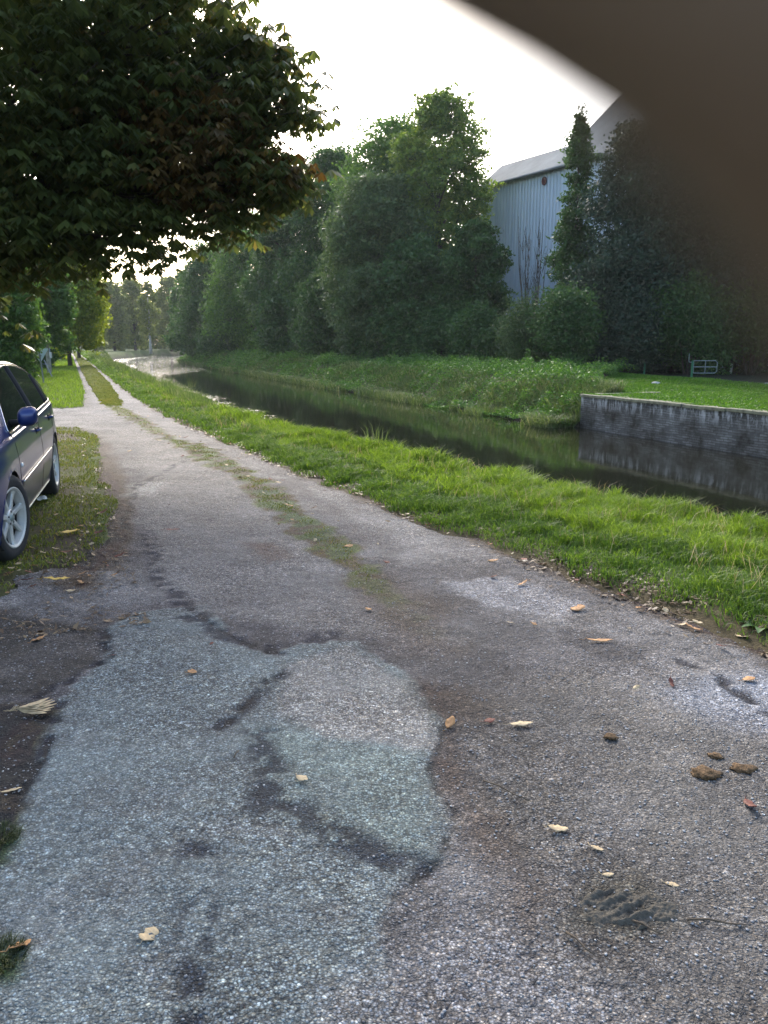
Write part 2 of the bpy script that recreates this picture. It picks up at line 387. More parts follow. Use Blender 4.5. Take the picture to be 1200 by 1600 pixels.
def lay(pix, colr, soft, amt=1.0, warp=.12, line=None):
    global C, tz
    if line: k = linemask(X, Y, pix, line * 1.25, warp) * sst(.34, .56, fbm(X * 15 + 5, Y * 15, 5)) * amt * 1.1
    else: k = polymask(X, Y, pix, soft * 1.1 + .012, warp) * amt * (.72 + .28 * sst(.3, .55, fbm(X * 5, Y * 5 + 3, 5)))
    k = np.clip(k, 0, 1)
    C = C * (1 - k[:, None]) + np.asarray(colr)[None, :] * k[:, None]
    return k
k = lay([(165, 1030), (165, 985), (215, 955), (320, 945), (350, 990), (420, 1020), (520, 1000), (560, 1000), (640, 1050), (690, 1130), (670, 1200), (705, 1270), (680, 1340), (620, 1400), (600, 1470), (620, 1700), (-500, 1700), (-200, 1400), (0, 1290), (50, 1200), (60, 1130), (100, 1090)], (.185, .21, .215), .012, .95, .07)
tz = tz + k * .008
k = lay([(450, 1040), (560, 1005), (640, 1070), (690, 1180), (600, 1165), (500, 1150), (425, 1125)], (.27, .265, .255), .03, .8)
lay([(370, 1130), (500, 1160), (650, 1180), (690, 1290), (650, 1340), (520, 1300), (430, 1240)], (.20, .235, .225), .06, .7)
lay([(225, 760), (240, 880), (300, 960), (520, 990), (600, 980), (540, 900), (400, 780), (300, 700), (220, 680)], (.225, .22, .215), .08, .7)
lay([(690, 905), (800, 900), (905, 950), (880, 968), (760, 950), (700, 930)], (.27, .275, .29), .05, .8)
lay([(480, 760), (560, 770), (640, 810), (700, 850), (640, 850), (560, 820)], (.235, .235, .235), .07, .6)
lay([(1040, 1080), (1250, 1040), (1300, 1180), (1100, 1130)], (.25, .27, .31), .12, .7)
lay([(620, 1490), (760, 1435), (870, 1480), (1040, 1620), (1000, 1800), (400, 1800), (480, 1560)], (.25, .25, .255), .07, .7)
lay([(198, 755), (262, 750), (252, 776), (195, 772)], (.30, .30, .29), .05, .8)
lay([(0, 945), (150, 985), (165, 1030), (60, 1085), (-200, 1090), (-200, 950)], (.085, .082, .078), .05, .8)
lay([(-100, 1100), (80, 1100), (95, 1120), (60, 1190), (0, 1290), (-300, 1330)], (.075, .065, .05), .03, .9)
lay([(640, 1060), (760, 1085), (830, 1140), (720, 1140), (660, 1110)], (.075, .058, .05), .10, .75)
lay([(690, 1140), (740, 1180), (800, 1290), (870, 1380), (830, 1430), (730, 1340), (680, 1220)], (.10, .072, .058), .08, .55)
lay([(540, 900), (600, 890), (700, 950), (720, 1020), (640, 1020), (560, 960)], (.125, .105, .09), .10, .45)
lay([(380, 850), (430, 845), (460, 870), (420, 880)], (.12, .085, .07), .08, .6)
lay([(110, 690), (165, 690), (195, 760), (195, 860), (140, 920), (100, 920)], (.085, .062, .045), .09, .8)
lay([(920, 1380), (1010, 1370), (1060, 1440), (1000, 1470), (900, 1440)], (.075, .075, .06), .05, .8)
for pl, wd in (([(300, 955), (350, 1000), (430, 1015), (515, 995)], .08), ([(445, 1045), (385, 1105), (345, 1135)], .06), ([(400, 1150), (425, 1250), (520, 1300), (640, 1350)], .09),
               ([(300, 1330), (300, 1440), (270, 1700)], .06), ([(160, 990), (166, 1030), (60, 1090)], .05), ([(100, 1095), (60, 1190), (0, 1290)], .05),
               ([(225, 830), (250, 900), (290, 960)], .08), ([(1050, 1030), (1130, 1060), (1230, 1130)], .05), ([(290, 720), (210, 760), (190, 830)], .06), ([(740, 1210), (830, 1270)], .02)):
    kk = lay(pl, (.062, .064, .075), 0, .72, .07, wd); tz = tz - kk * .008
lay([(700, 1080), (900, 1040), (1250, 1180), (1400, 1500), (1300, 1800), (1060, 1640), (880, 1490), (760, 1350), (720, 1200)], (.135, .13, .122), .15, .6)
for pl, wd in (([(165, 985), (168, 1030), (120, 1062), (60, 1090)], .018), ([(60, 1092), (100, 1120), (66, 1190), (40, 1230), (0, 1290)], .02), ([(310, 960), (345, 985), (420, 1020), (520, 1002)], .02),
               ([(445, 1042), (400, 1085), (352, 1132)], .018), ([(690, 1135), (672, 1200), (705, 1270), (682, 1340), (622, 1400)], .016),
               ([(0, 985), (60, 975), (150, 985)], .03), ([(1040, 1030), (1120, 1060), (1220, 1120)], .03), ([(285, 735), (215, 752), (180, 800)], .03)):
    kk = lay(pl, (.06, .06, .06), 0, .48, .035, wd); tz = tz - kk * .006
lay([(-60, 1270), (12, 1280), (22, 1310), (8, 1345), (-60, 1360)], (.05, .065, .02), .03, .9, .04)
lay([(-60, 1450), (20, 1465), (32, 1500), (20, 1535), (-60, 1550)], (.05, .065, .02), .03, .9, .04)
lay([(880, 880), (1000, 930), (1200, 1010)], (.07, .055, .04), 0, .7, .2, .22)
# green and brown wear down the middle and along both edges
ml, mr = ip(t_, ML_T, ML_N), ip(t_, MR_T, MR_N)
wob = (fbm(n_ * 4, t_ * 4) - .5) * .4
inside = sst(-.06, .06, np.minimum(n_ + wob - ml, mr - n_ - wob))
gr = inside * np.where(t_ > 21.3, 1.0, np.where(t_ < 14, sst(3.3, 6.5, t_), .7)) * sst(.2, .45, fbm(n_ * 5, t_ * 5) + .15)
C = C * (1 - gr[:, None] * .85) + lerp3((.095, .075, .035), (.085, .12, .022), sst(.4, .6, fbm(n_ * 7, t_ * 7))) * gr[:, None] * .85
edge = 1 - sst(.0, .22, ip(t_, RT_T, RT_N) - n_ + (fbm(n_ * 5, t_ * 5) - .5) * .3)
edgel = (1 - sst(.0, .35, n_ - ip(twarp(n_, t_), LT_T, LT_N) + (fbm(n_ * 5, t_ * 5) - .5) * .4))
ee = np.maximum(edge, edgel)[:, None] * .8
C = C * (1 - ee) + np.array((.075, .055, .038))[None, :] * ee
keep = trackmask(n_, t_)
tz = tz - .014 * (1 - sst(0, .12, tracksd(n_, t_)))
# track colour fades to a paler bluish grey further off
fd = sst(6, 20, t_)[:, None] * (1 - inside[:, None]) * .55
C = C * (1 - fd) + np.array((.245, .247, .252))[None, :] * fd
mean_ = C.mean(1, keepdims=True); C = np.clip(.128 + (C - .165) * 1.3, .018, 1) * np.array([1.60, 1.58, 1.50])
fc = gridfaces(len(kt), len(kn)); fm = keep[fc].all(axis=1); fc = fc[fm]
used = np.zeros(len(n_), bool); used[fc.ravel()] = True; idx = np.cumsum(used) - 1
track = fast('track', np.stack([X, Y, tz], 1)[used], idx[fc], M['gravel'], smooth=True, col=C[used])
tag(track, 'patched grey gravel track with a green strip down the middle', 'track', kind='structure')

# ---------------------------------------------------------------- water
tt = np.concatenate([np.arange(-40, 95, 1.5), np.arange(95, 200, 3)]); wn_ = np.linspace(1.9, 16.8, 20)
N, T = np.meshgrid(wn_, tt); n_, t_ = N.ravel(), T.ravel(); X, Y = P(n_ + bend(t_), t_)
chop = .0 + .9 * sst(62, 96, t_ + (8 - n_) * 1.5) + .35 * sst(18, 28, t_) * (1 - sst(4.6, 7.2, n_ + (fbm(n_ * .3, t_ * .2) - .5) * 4))
chop = np.clip(chop, 0, 1) * (1 - sst(12.5, 14.5, n_) * .7)
tag(fast('water', np.stack([X, Y, -1.0 + 0 * X], 1), gridfaces(len(tt), len(wn_)), M['water'], col=np.stack([chop] * 3, 1)), 'dark still canal water bending away to the right', 'water', kind='structure')

# ---------------------------------------------------------------- blades
def blades(name, n, t, h, wdt, mat, parent=None, lean=.35, zoff=0.0, zfun=None, xyz=None, leandir=None):
    k = len(h)
    if xyz is None:
        x, y = P(n, t); z = (zfun or ground_z)(n, t) + zoff
    else: x, y, z = xyz
    a = rng.random(k) * 2 * np.pi; dx, dy = np.cos(a), np.sin(a)
    l = lean * (0.3 + rng.random(k)) * h
    la = rng.random(k) * 2 * np.pi if leandir is None else leandir + (rng.random(k) - .5) * 1.6
    lx, ly = np.cos(la) * l, np.sin(la) * l
    V = np.zeros((k, 5, 3)); w2 = wdt / 2
    V[:, 0] = np.stack([x - dx * w2, y - dy * w2, z], 1); V[:, 1] = np.stack([x + dx * w2, y + dy * w2, z], 1)
    mx, my, mz = x + lx * .35, y + ly * .35, z + h * .6
    V[:, 2] = np.stack([mx + dx * w2 * .75, my + dy * w2 * .75, mz], 1); V[:, 3] = np.stack([mx - dx * w2 * .75, my - dy * w2 * .75, mz], 1)
    V[:, 4] = np.stack([x + lx, y + ly, z + h * (1 - .25 * lean)], 1)
    b = np.arange(k)[:, None] * 5
    tr = np.concatenate([b + np.array([[0, 1, 2]]), b + np.array([[0, 2, 3]]), b + np.array([[3, 2, 4]])])
    return fast(name, V.reshape(-1, 3), tr, mat, parent)
def scatter(n0, n1, t0, t1, count, tpow=1.0):
    n = n0 + rng.random(count) * (n1 - n0); t = t0 + (t1 - t0) * rng.random(count) ** tpow
    return n, t
# near verge
def verge(t0, t1, cnt, hs, ws):
    n, t = scatter(1.7, 7.2, t0, t1, cnt)
    r = ip(t, RT_T, RT_N); e = ip(t, ED_T, ED_N)
    wobr = (fbm(n * 3, t * 3 + 9, 4) - .5) * .34
    ok = (n + wobr > r - .06 * vnoise(n * 9, t * 9)) & (n < e + .95)
    d = sst(-.12, .32, n + wobr - r); clump = fbm(n * 1.7, t * 1.7, 3)
    tuft = sst(.38, .62, fbm(n * 4.5, t * 4.5, 3))
    ok &= rng.random(cnt) < (.30 + .70 * d) * (.45 + .55 * tuft)
    h = .88 * hs * (.45 + .55 * d) * (.55 + .9 * clump) * (.6 + .6 * rng.random(cnt)) * (1 + .35 * sst(e - .6, e, n)) * (.75 + .5 * tuft)
    return n[ok], t[ok], h[ok], ws * (.7 + .6 * rng.random(ok.sum()))
A = [verge(1.2, 7, 260000, .13, .0058), verge(7, 14, 190000, .14, .009), verge(14, 30, 110000, .16, .016), verge(30, 60, 60000, .18, .035), verge(60, 140, 50000, .22, .08)]
n, t, h, ww = (np.concatenate(q) for q in zip(*A))
low_ = (n - ip(t, RT_T, RT_N) + (fbm(n * 2, t * 1.2) - .5) * 1.5) < .75
M['grass_low'] = leafmat('verge_grass_green', (.035, .075, .012), (.11, .20, .028), (.22, .30, .06), trans=.42, gloss=.3, nscale=1.6)
tag(blades('edge_grass', n[low_], t[low_], h[low_] * .85, ww[low_], M['grass_low'], lean=.95), 'darker green grass leaning over the verge side of the track', 'grass', kind='stuff')
n, t, h, ww = n[~low_], t[~low_], h[~low_], ww[~low_]
ks = 9000; ns_, ts_ = scatter(2.2, 6.2, 1.5, 40, ks, 1.6); oks = (ns_ > ip(ts_, RT_T, RT_N) + .35) & (ns_ < ip(ts_, ED_T, ED_N) + .8) & (fbm(ns_ * 2.5, ts_ * 2) > .48)
ns_, ts_ = ns_[oks], ts_[oks]
tag(blades('dry_stalks', ns_, ts_, .20 * (.5 + rng.random(len(ns_))), .0035 + .007 * sst(5, 30, ts_), M['straw'], lean=.9), 'dry straw stalks standing among the verge grass', 'grass', kind='stuff')
tag(blades('verge_grass', n, t, h, ww, M['grass'], lean=.75), 'lush green grass verge between the track and the canal', 'grass', kind='stuff')
# middle strip beyond and moss tufts nearer
n, t = scatter(.7, 2.3, 4.0, 120, 420000, 1.9)
mc0, mc1 = ip(t, ML_T, ML_N), ip(t, MR_T, MR_N); wb = (fbm(n * 4, t * 4) - .5) * .3
ok = (n + wb > mc0) & (n + wb < mc1) & (((t > 21.4) | ((rng.random(len(t)) < (sst(.30, .62, fbm(n * 6, t * 6, 4)) * .9 * sst(4.2, 8.5, t) * (1 - .6 * sst(13, 14.5, t)) * sst(0, .12, np.minimum(n + wb - mc0, mc1 - n - wb)))))))
n, t = n[ok], t[ok]; far = sst(10, 60, t)
tag(blades('middle_grass', n, t, (.013 + .07 * sst(19, 32, t)) * (.5 + rng.random(len(t))), .005 + .05 * far, M['grass_short'], lean=.9, zfun=lambda a, b: track_z(0, 0, a, b)),
    'short worn grass strip between the two wheel tracks', 'grass', kind='stuff')
# left side: rough patch by the car, then the lawn past the side opening
n, t = scatter(-7, .8, 4.0, 18.5, 170000)
ok = (n < ip(twarp(n, t), LT_T, LT_N) + .08) & ((fbm(n * 2.2, t * 2.2) > .36 + .16 * (1 - sst(6.5, 9.5, t))) | (rng.random(len(n)) < .18)) & (n < 9) & ~trackmask(n, t, -.1)
n, t = n[ok], t[ok]
tag(blades('parking_grass', n, t, .034 * (.4 + rng.random(len(t))), .009, M['grass_short'], lean=1.0), 'thin trodden grass under and beside the parked car', 'grass', kind='stuff')
n, t = scatter(-9, 1.1, 19.5, 110, 165000, 1.5)
ok = (n < ip(twarp(n, t), LT_T, LT_N) + .05) & ~trackmask(n, t, -.05)
n, t = n[ok], t[ok]
tag(blades('left_lawn', n, t, .08 * (.5 + rng.random(len(t))) * (1 + 2.2 * sst(-2.6, -5, n)), .015 + .05 * sst(25, 90, t), M['grass'], lean=.7), 'bright green grass left of the track around the sign', 'grass', kind='stuff')
# far bank lawn above the wall
n, t = scatter(14.9, 24, -8, 33, 200000)
ne_ = rng.random(30000) * .3 + 14.86; te_ = rng.random(30000) * 26 - 5; oe_ = fbm(ne_ * 3, te_ * 1.6, 4) > .5; n = np.concatenate([n, ne_[oe_]]); t = np.concatenate([t, te_[oe_]])
ok = (t < 21.5 + (n - 15) * 1.1) ; n, t = n[ok], t[ok]
tag(blades('far_lawn', n, t, .06 * (.5 + rng.random(len(t))) * (1 + .8 * (n > 22.5)), .03, M['lawn'], lean=.8), 'short mown grass above the stone canal wall', 'grass', kind='stuff')
# near bank reeds/long grass at the water further along
n, t = scatter(-.1, 1.7, 17, 125, 60000, 1.3)
e = ip(t, ED_T, ED_N) + bend(t); tuft = fbm(n * 1.5, t * .8)
ok = rng.random(len(t)) < sst(.35, .6, tuft)
n, t, e, tuft = n[ok], t[ok], e[ok], tuft[ok]
n = n + e - .25
tag(blades('waterside_weeds', n, t, (.25 + .35 * tuft) * (.5 + .6 * rng.random(len(t))) * sst(15, 24, t), .012 + .035 * sst(20, 80, t), M['reed'], lean=.45), 'tall weeds and reeds on the near canal edge', 'weeds', kind='stuff')

# fine dead thatch along the verge edge and round the car
k = 16000
t = 1.5 + 20 * rng.random(k) ** 1.5; n = ip(t, RT_T, RT_N) + rng.normal(size=k) * .13 + .05
t2 = 4.6 + 11 * rng.random(k) ** 1.7; n2 = .35 - 1.6 * rng.random(k) ** 1.5
n, t = np.concatenate([n, n2]), np.concatenate([t, t2]); okk = (fbm(n * 3, t * 3) > .47) & ((n > 1) | (rng.random(len(n)) < .35)); n, t = n[okk], t[okk]
x, y = P(n, t); kk_ = len(x); a = rng.random(kk_) * 6.283; L_ = .007 + .026 * rng.random(kk_) ** 2.5; W_ = L_ * (.12 + .4 * rng.random(kk_) ** 2)
z = np.maximum(ground_z(n, t), np.where(trackmask(n, t), track_z(x, y, n, t), -1)) + .004 + .012 * rng.random(kk_)
u_ = np.stack([np.cos(a), np.sin(a), rng.normal(size=kk_) * .25], 1) * L_[:, None]; v_ = np.stack([-np.sin(a), np.cos(a), rng.normal(size=kk_) * .3], 1) * W_[:, None]; c_ = np.stack([x, y, z], 1)
V_ = np.stack([c_ - u_, c_ + v_, c_ + u_, c_ - v_], 1).reshape(-1, 3)
M['thatch'] = leafmat('thatch', (.05, .03, .018), (.13, .08, .04), (.34, .25, .13), trans=.1, nscale=2)
tag(fast('litter_crumbs', V_, np.arange(len(V_)).reshape(-1, 4), M['thatch']), 'crumbs of dead leaf and stalk along the track edges', 'litter', kind='stuff')
# leafy ground cover on the far bank
def kites(Pc, L, W, up=0.0, seed=0):
    k = len(Pc); d = rng.normal(size=(k, 3)); d[:, 2] = d[:, 2] * (1 - abs(up)) + up; d /= np.linalg.norm(d, axis=1)[:, None]
    r = rng.normal(size=(k, 3)); s = np.cross(d, r); s /= np.linalg.norm(s, axis=1)[:, None] + 1e-9
    L = L * (.7 + .6 * rng.random(k))[:, None] if np.isscalar(L) else L[:, None]
    Wd = L * W
    V = np.stack([Pc - d * L * .5, Pc + s * Wd * .5 + d * L * .08, Pc + d * L * .5, Pc - s * Wd * .5 + d * L * .08], 1)
    return V.reshape(-1, 3), np.arange(k * 4).reshape(-1, 4)
n, t = scatter(13.3, 25, 19.5, 130, 230000, 1.5)
n = n + bend(t) * 1.0; nb = n - bend(t)
mound = fbm(n * .55, t * .4, 4)
lim = 14.2 + (t < 21.6) * 9
ok = (nb > 13.9 + (fbm(t * .5, t * .1) - .5) * 1.0) & (t > 21.0 + np.clip(nb - 15, 0, 9) * 1.1 + (fbm(n, t) - .5) * 2)
n, t, mound, nb = n[ok], t[ok], mound[ok], nb[ok]
hh = .62 * (.10 + .85 * sst(.3, .7, mound) + .45 * sst(.5, .7, fbm(n * 2.2, t * 1.6))) * (.3 + .7 * np.sqrt(rng.random(len(t))))
x, y = P(n, t); z = np.maximum(ground_z(n, t), -1.0) + hh * np.minimum(1, .4 + (nb - 13.5) * .4)
V_, F_ = kites(np.stack([x, y, z], 1), .10 + .09 * sst(20, 90, t), .55, .1)
tag(fast('bank_undergrowth', V_, F_, M['nettle']), 'nettles and brambles covering the far canal bank', 'undergrowth', kind='stuff')
n, t = scatter(13.6, 16.5, 21, 125, 60000, 1.4)
n = n + bend(t); ok = fbm(n * .8, t * .5) > .47
n, t = n[ok], t[ok]
x, y = P(n, t); z = np.maximum(ground_z(n, t), -1.0)
tag(blades('far_bank_grass', n, t, .45 * (.4 + rng.random(len(t))), .02 + .03 * sst(20, 90, t), M['reed'], lean=1.1, xyz=(x, y, z)), 'long drooping grass on the far bank at the waterline', 'grass', kind='stuff')
# ---------------------------------------------------------------- trees
def leafcloud(blobs, count, L, W, sub=.22, per=14, droop=0.0, shell=.55):
    """blobs: (x, y, z, rx, ry, rz); leaves gathered in small sprays through each blob"""
    B = np.array(blobs, float); wgt = (B[:, 3] * B[:, 4] * B[:, 5]) ** (2 / 3); wgt /= wgt.sum()
    ns = max(1, count // per); bi = rng.choice(len(B), ns, p=wgt)
    d = rng.normal(size=(ns, 3)); d /= np.linalg.norm(d, axis=1)[:, None]
    r = (shell + (1.06 - shell) * rng.random(ns) ** .7)[:, None]
    lump = .8 + .4 * rng.random(ns)[:, None] ** 1.5
    c = B[bi, :3] + d * B[bi, 3:] * r * lump
    rad = (B[bi, 3:].mean(1) * sub)[:, None]
    rad = np.minimum(rad, .9)
    k = ns * per
    c = np.repeat(c, per, 0); rad = np.repeat(rad, per, 0)
    Pc = c + rng.normal(size=(k, 3)) * rad * np.array([.75, .75, .42])
    return kites(Pc, L, W, -droop)
def woody(base, H, r0, blobs, lean=(0, 0), limbs=7, trunk_top=.8, wob=.02):
    mb = MB(); b = Vector(base); pts = []; rs = []
    for i in range(9):
        f = i / 8; pts.append(b + Vector((lean[0] * f + random.uniform(-1, 1) * wob * H * f * (1 - f) * 2, lean[1] * f + random.uniform(-1, 1) * wob * H * f, H * trunk_top * f - .3 * (i == 0))))
        rs.append(r0 * (1.35 if i == 0 else 1.0) * (1 - .85 * f) + .012)
    mb.tube(pts, rs, 8)
    bl = sorted(blobs, key=lambda q: -q[3]); bl = bl[:limbs] if len(bl) > limbs else bl
    for q in bl:
        c = Vector(q[:3]); f = min(.85, max(.25, (c.z - b.z) / (H * trunk_top) - .25)); i = f * 8; k = int(i)
        s = pts[k].lerp(pts[min(8, k + 1)], i - k); m = s.lerp(c, .5) + Vector((0, 0, .06 * H * random.random()))
        rr = r0 * (1 - .8 * f) * .6
        mb.tube([s, s.lerp(m, .5) + Vector((0, 0, .01 * H)), m, c], [rr, rr * .75, rr * .5, rr * .15], 6)
        for _ in range(3):
            e = c + Vector((random.uniform(-1, 1) * q[3], random.uniform(-1, 1) * q[4], random.uniform(-.4, 1) * q[5])) * .85
            mb.tube([m.lerp(c, .4), m.lerp(c, .8).lerp(e, .4), e], [rr * .35, rr * .22, .008], 5)
    return mb
def tree(name, label, px, Y, py_top, width_px, mat, count, leaf=.3, py_base=None, cbot=.18, r0=None, group='trees along the far bank', n_blob=11, barkm='bark', aspect=1.0, sub=.22, shell=.5, zbase=0.0, depth=1.0, cat='tree', profile='round', lw=.5, wob=.02, limbs=7, trunk_top=.8):
    count = int(count * 1.45); top = at(px, py_top, Y); base = Vector((top.x, Y, zbase)); H = top.z - zbase; W = width_px / F * Y * 1.02 / 2
    root = empty(name, base, 0, label, cat, group)
    bl = []
    zb = H * cbot; nb_ = n_blob + 8
    for i in range(nb_):
        f = (i + .5) / nb_; z = zb + (H - zb) * f
        env = {'round': min(1.0, .72 + f * 1.2) * math.sqrt(max(.03, 1 - max(0, (f - .45) / .58) ** 2.2)), 'cone': 1.08 - .95 * f, 'tall': .8 + .3 * math.sin(f * 3.0) - .75 * max(0, f - .5) * 2}[profile]
        a = i * 2.39996 + random.random() * .7; br = max(W * (.2 if profile == 'round' else .12), W * env * random.uniform(.34, .52))
        rr = max(0, W * env * 1.08 - br); k = math.sqrt(random.uniform(.15, 1))
        bz = min(br * random.uniform(.8, 1.1), (H - zb) * .26); z = min(z, H - bz * random.uniform(.8, 1.0))
        bl.append((math.cos(a) * rr * k, math.sin(a) * rr * k * depth, z, br, br * depth, bz))
    if profile == 'round':
        for s_, f, q in ((-1, .35, .62), (1, .45, .62), (-1, .68, .55), (1, .72, .52), (-.4, .86, .40), (.35, .88, .40)):
            bl.append((s_ * W * q, random.uniform(-.3, .3) * W, zb + (H - zb) * f, W * .40, W * .4 * depth, min(W * .45, (H - zb) * .2)))
    if profile == 'round': bl.append((0, 0, H - W * .26, W * .3, W * .3, W * .28))
    else:
        for q in range(4): bl.append((random.uniform(-.08, .08) * W, 0, H * (.84 + .045 * q), W * (.30 - .065 * q), W * (.3 - .065 * q), H * .05))
    V_, F_ = leafcloud(bl, count, leaf, lw, sub=sub, shell=shell)
    fast('crown', V_, F_, M[mat], root)
    woody((0, 0, 0), H, r0 or max(.1, H * .018), bl, limbs=limbs, wob=wob, trunk_top=trunk_top).build('trunk', M[barkm], root, smooth=True)
    return root
FB = 'trees along the far bank'
tree('ash_tree', 'tallest airy ash tree on the far bank, sky showing through its top', 688, 57, 148, 158, 'ash', 24000, .27, sub=.16, shell=.35, cbot=.3, n_blob=16, group=FB, limbs=14)
tree('ash_tree', 'full rounded tree just left of the tallest ash on the far bank', 620, 62, 196, 200, 'mid', 30000, .3, n_blob=14, group=FB)
tree('willow_tree', 'grey green willow bulging forward in the middle of the far bank trees', 590, 55, 275, 170, 'willow', 30000, .26, cbot=.08, n_blob=12, group=FB)
tree('oak_tree', 'dark dense tree stepping down left of the rounded trees on the far bank', 520, 69, 232, 160, 'dark', 26000, .32, n_blob=13, group=FB, cbot=.1)
tree('oak_tree', 'dark dense tree below the tip of the chestnut branch on the far bank', 455, 75, 290, 150, 'dark', 24000, .34, group=FB, cbot=.08)
tree('alder_tree', 'mid green bushy tree on the far bank where the canal narrows', 395, 86, 342, 150, 'mid', 24000, .34, group=FB, cbot=.06)
tree('alder_tree', 'shadowy bushy tree near the far bend of the canal', 335, 98, 385, 125, 'dark', 20000, .36, group=FB, cbot=.06)
tree('alder_tree', 'last dark tree of the far bank row beside the bend', 295, 110, 425, 65, 'dark', 12000, .4, group=FB, cbot=.1)
tree('hawthorn_tree', 'low dark tree under the tall ash with a glimpse of light below', 650, 52, 375, 130, 'dark', 22000, .25, group=FB, cbot=.03)
tree('hawthorn_tree', 'low dark tree in front of the left end of the metal barn', 745, 50, 345, 110, 'dark', 20000, .24, group=FB, cbot=.02)
tree('hawthorn_tree', 'squat dark tree under the grey willow on the far bank', 520, 60, 420, 120, 'dark', 16000, .27, group=FB, cbot=.02)
tree('hawthorn_tree', 'squat dark tree filling the far bank above the widest reeds', 450, 70, 440, 100, 'dark', 14000, .3, group=FB, cbot=.02)
tree('maple_tree', 'slender dark tree standing in front of the barn roof with a thin pointed top', 908, 44, 176, 135, 'dark', 26000, .2, group=FB, cbot=.02, n_blob=26, profile='cone', sub=.34, shell=.3)
tree('evergreen_tree', 'dark evergreen right of the slender tree in front of the barn', 1000, 41, 188, 170, 'conifer', 36000, .2, group=FB, cbot=.02, n_blob=20, sub=.28)
tree('evergreen_tree', 'tall dark evergreen behind the two green posts', 1085, 42, 140, 190, 'conifer', 34000, .22, group=FB, cbot=.02, n_blob=20, sub=.28)
tree('evergreen_tree', 'dark evergreen at the right edge behind the small gate', 1180, 40, 150, 190, 'conifer', 34000, .22, group=FB, cbot=.02, n_blob=20, sub=.28)
def shrub(label, px, Y, py_top, wpx, mat, count, leaf=.16, zb=0.0, group='shrubs under the far bank trees', name='shrub', sub=.3):
    top = at(px, py_top, Y); H = top.z - zb; W = wpx / F * Y / 2
    root = empty(name, (top.x, Y, zb), 0, label, 'shrub', group); bl = []
    for i in range(7):
        a = i * 2.4; rr = W * random.uniform(.2, .6); h = H * random.uniform(.25, .62)
        bl.append((math.cos(a) * rr, math.sin(a) * rr, h, W * .45, W * .45, H * .32))
    bl.append((0, 0, H * .68, W * .4, W * .4, H * .3))
    V_, F_ = leafcloud(bl, count, leaf, .5, sub=sub, shell=.4); V_[:, 2] = np.maximum(V_[:, 2], .02)
    fast('foliage', V_, F_, M[mat], root)
    mb = MB()
    for q in bl: mb.tube([(q[0] * .1, q[1] * .1, -.1), (q[0] * .4, q[1] * .4, q[2] * .5), (q[0], q[1], q[2] + q[5] * .5)], [.04, .03, .008], 5)
    mb.build('stems', M['bark'], root); return root
shrub('pale grey green bush between the low dark tree and the slender tree', 820, 41, 455, 110, 'willow', 16000, .13)
shrub('dark bush at the foot of the slender tree', 890, 38.5, 440, 120, 'dark', 16000, .16)
shrub('dark bush behind the single green post', 985, 39, 430, 130, 'conifer', 18000, .16)
shrub('dark bush behind the small metal gate', 1085, 38.5, 420, 140, 'dark', 20000, .16)
shrub('dark bush behind the short white post', 1185, 38, 430, 140, 'dark', 18000, .16)
shrub('dark bush under the tall ash tree', 690, 50, 470, 130, 'dark', 14000, .2)
shrub('dark bush left of the pale grey bush on the far bank', 755, 45.5, 470, 110, 'dark', 14000, .18)
shrub('dark bush under the grey willow', 590, 55, 480, 120, 'dark', 12000, .22)
shrub('dark bush at the foot of the middle far bank trees', 510, 64, 490, 110, 'dark', 11000, .25)
shrub('low bush by the slatted fence on the far bank', 425, 76, 490, 60, 'mid', 9000, .28)
shrub('dark bush on the far bank beside the narrow water', 355, 90, 490, 110, 'dark', 9000, .32)
shrub('dark bush where the far bank reaches the bend', 300, 100, 500, 80, 'dark', 7000, .34)
# woodland behind the far bank trees: one dark mass nobody could count
k = 90000
t = rng.random(k) * 150 - 10; n = 31 + rng.random(k) * 14 + np.where((t > 8) & (t < 62), 22, 0)
x, y = P(n + bend(t), t); z = rng.random(k) ** .8 * (7 + 5 * fbm(n * .1, t * .12))
V_, F_ = kites(np.stack([x, y, z], 1), .75, .6)
tag(fast('wood_behind', V_, F_, M['dark']), 'dark woodland behind the far bank trees', 'woodland', kind='stuff')
# far end beyond the bend
k = 60000
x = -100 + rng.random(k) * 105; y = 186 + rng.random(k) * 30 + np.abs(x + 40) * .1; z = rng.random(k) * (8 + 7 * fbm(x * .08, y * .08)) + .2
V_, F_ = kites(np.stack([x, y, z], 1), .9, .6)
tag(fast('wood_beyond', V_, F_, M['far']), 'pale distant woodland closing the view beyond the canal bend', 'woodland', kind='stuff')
# leafless sapling in front of the barn
sp = at(835, 330, 43); root = empty('bare_sapling', (sp.x, 43, 0), 0, 'thin leafless sapling in front of the pale barn wall', 'sapling'); mb = MB()
for s in range(9):
    a = random.random() * 6.28; r = random.uniform(.2, .75); hgt = sp.z * random.uniform(.7, 1.0)
    mb.tube([(0, 0, 0), (math.cos(a) * r * .5, math.sin(a) * r * .5, hgt * .35), (math.cos(a) * r, math.sin(a) * r, hgt * .7), (math.cos(a) * r * 1.15, math.sin(a) * r * 1.15, hgt)], [.05, .035, .022, .008], 5)
    for q in range(8):
        f = random.uniform(.4, .95); b = Vector((math.cos(a) * r * f, math.sin(a) * r * f, hgt * f))
        mb.tube([b, b + Vector((random.uniform(-.25, .25), random.uniform(-.25, .25), random.uniform(.5, 1.1)))], [.014, .006], 4)
mb.build('stems', M['bark'], root)

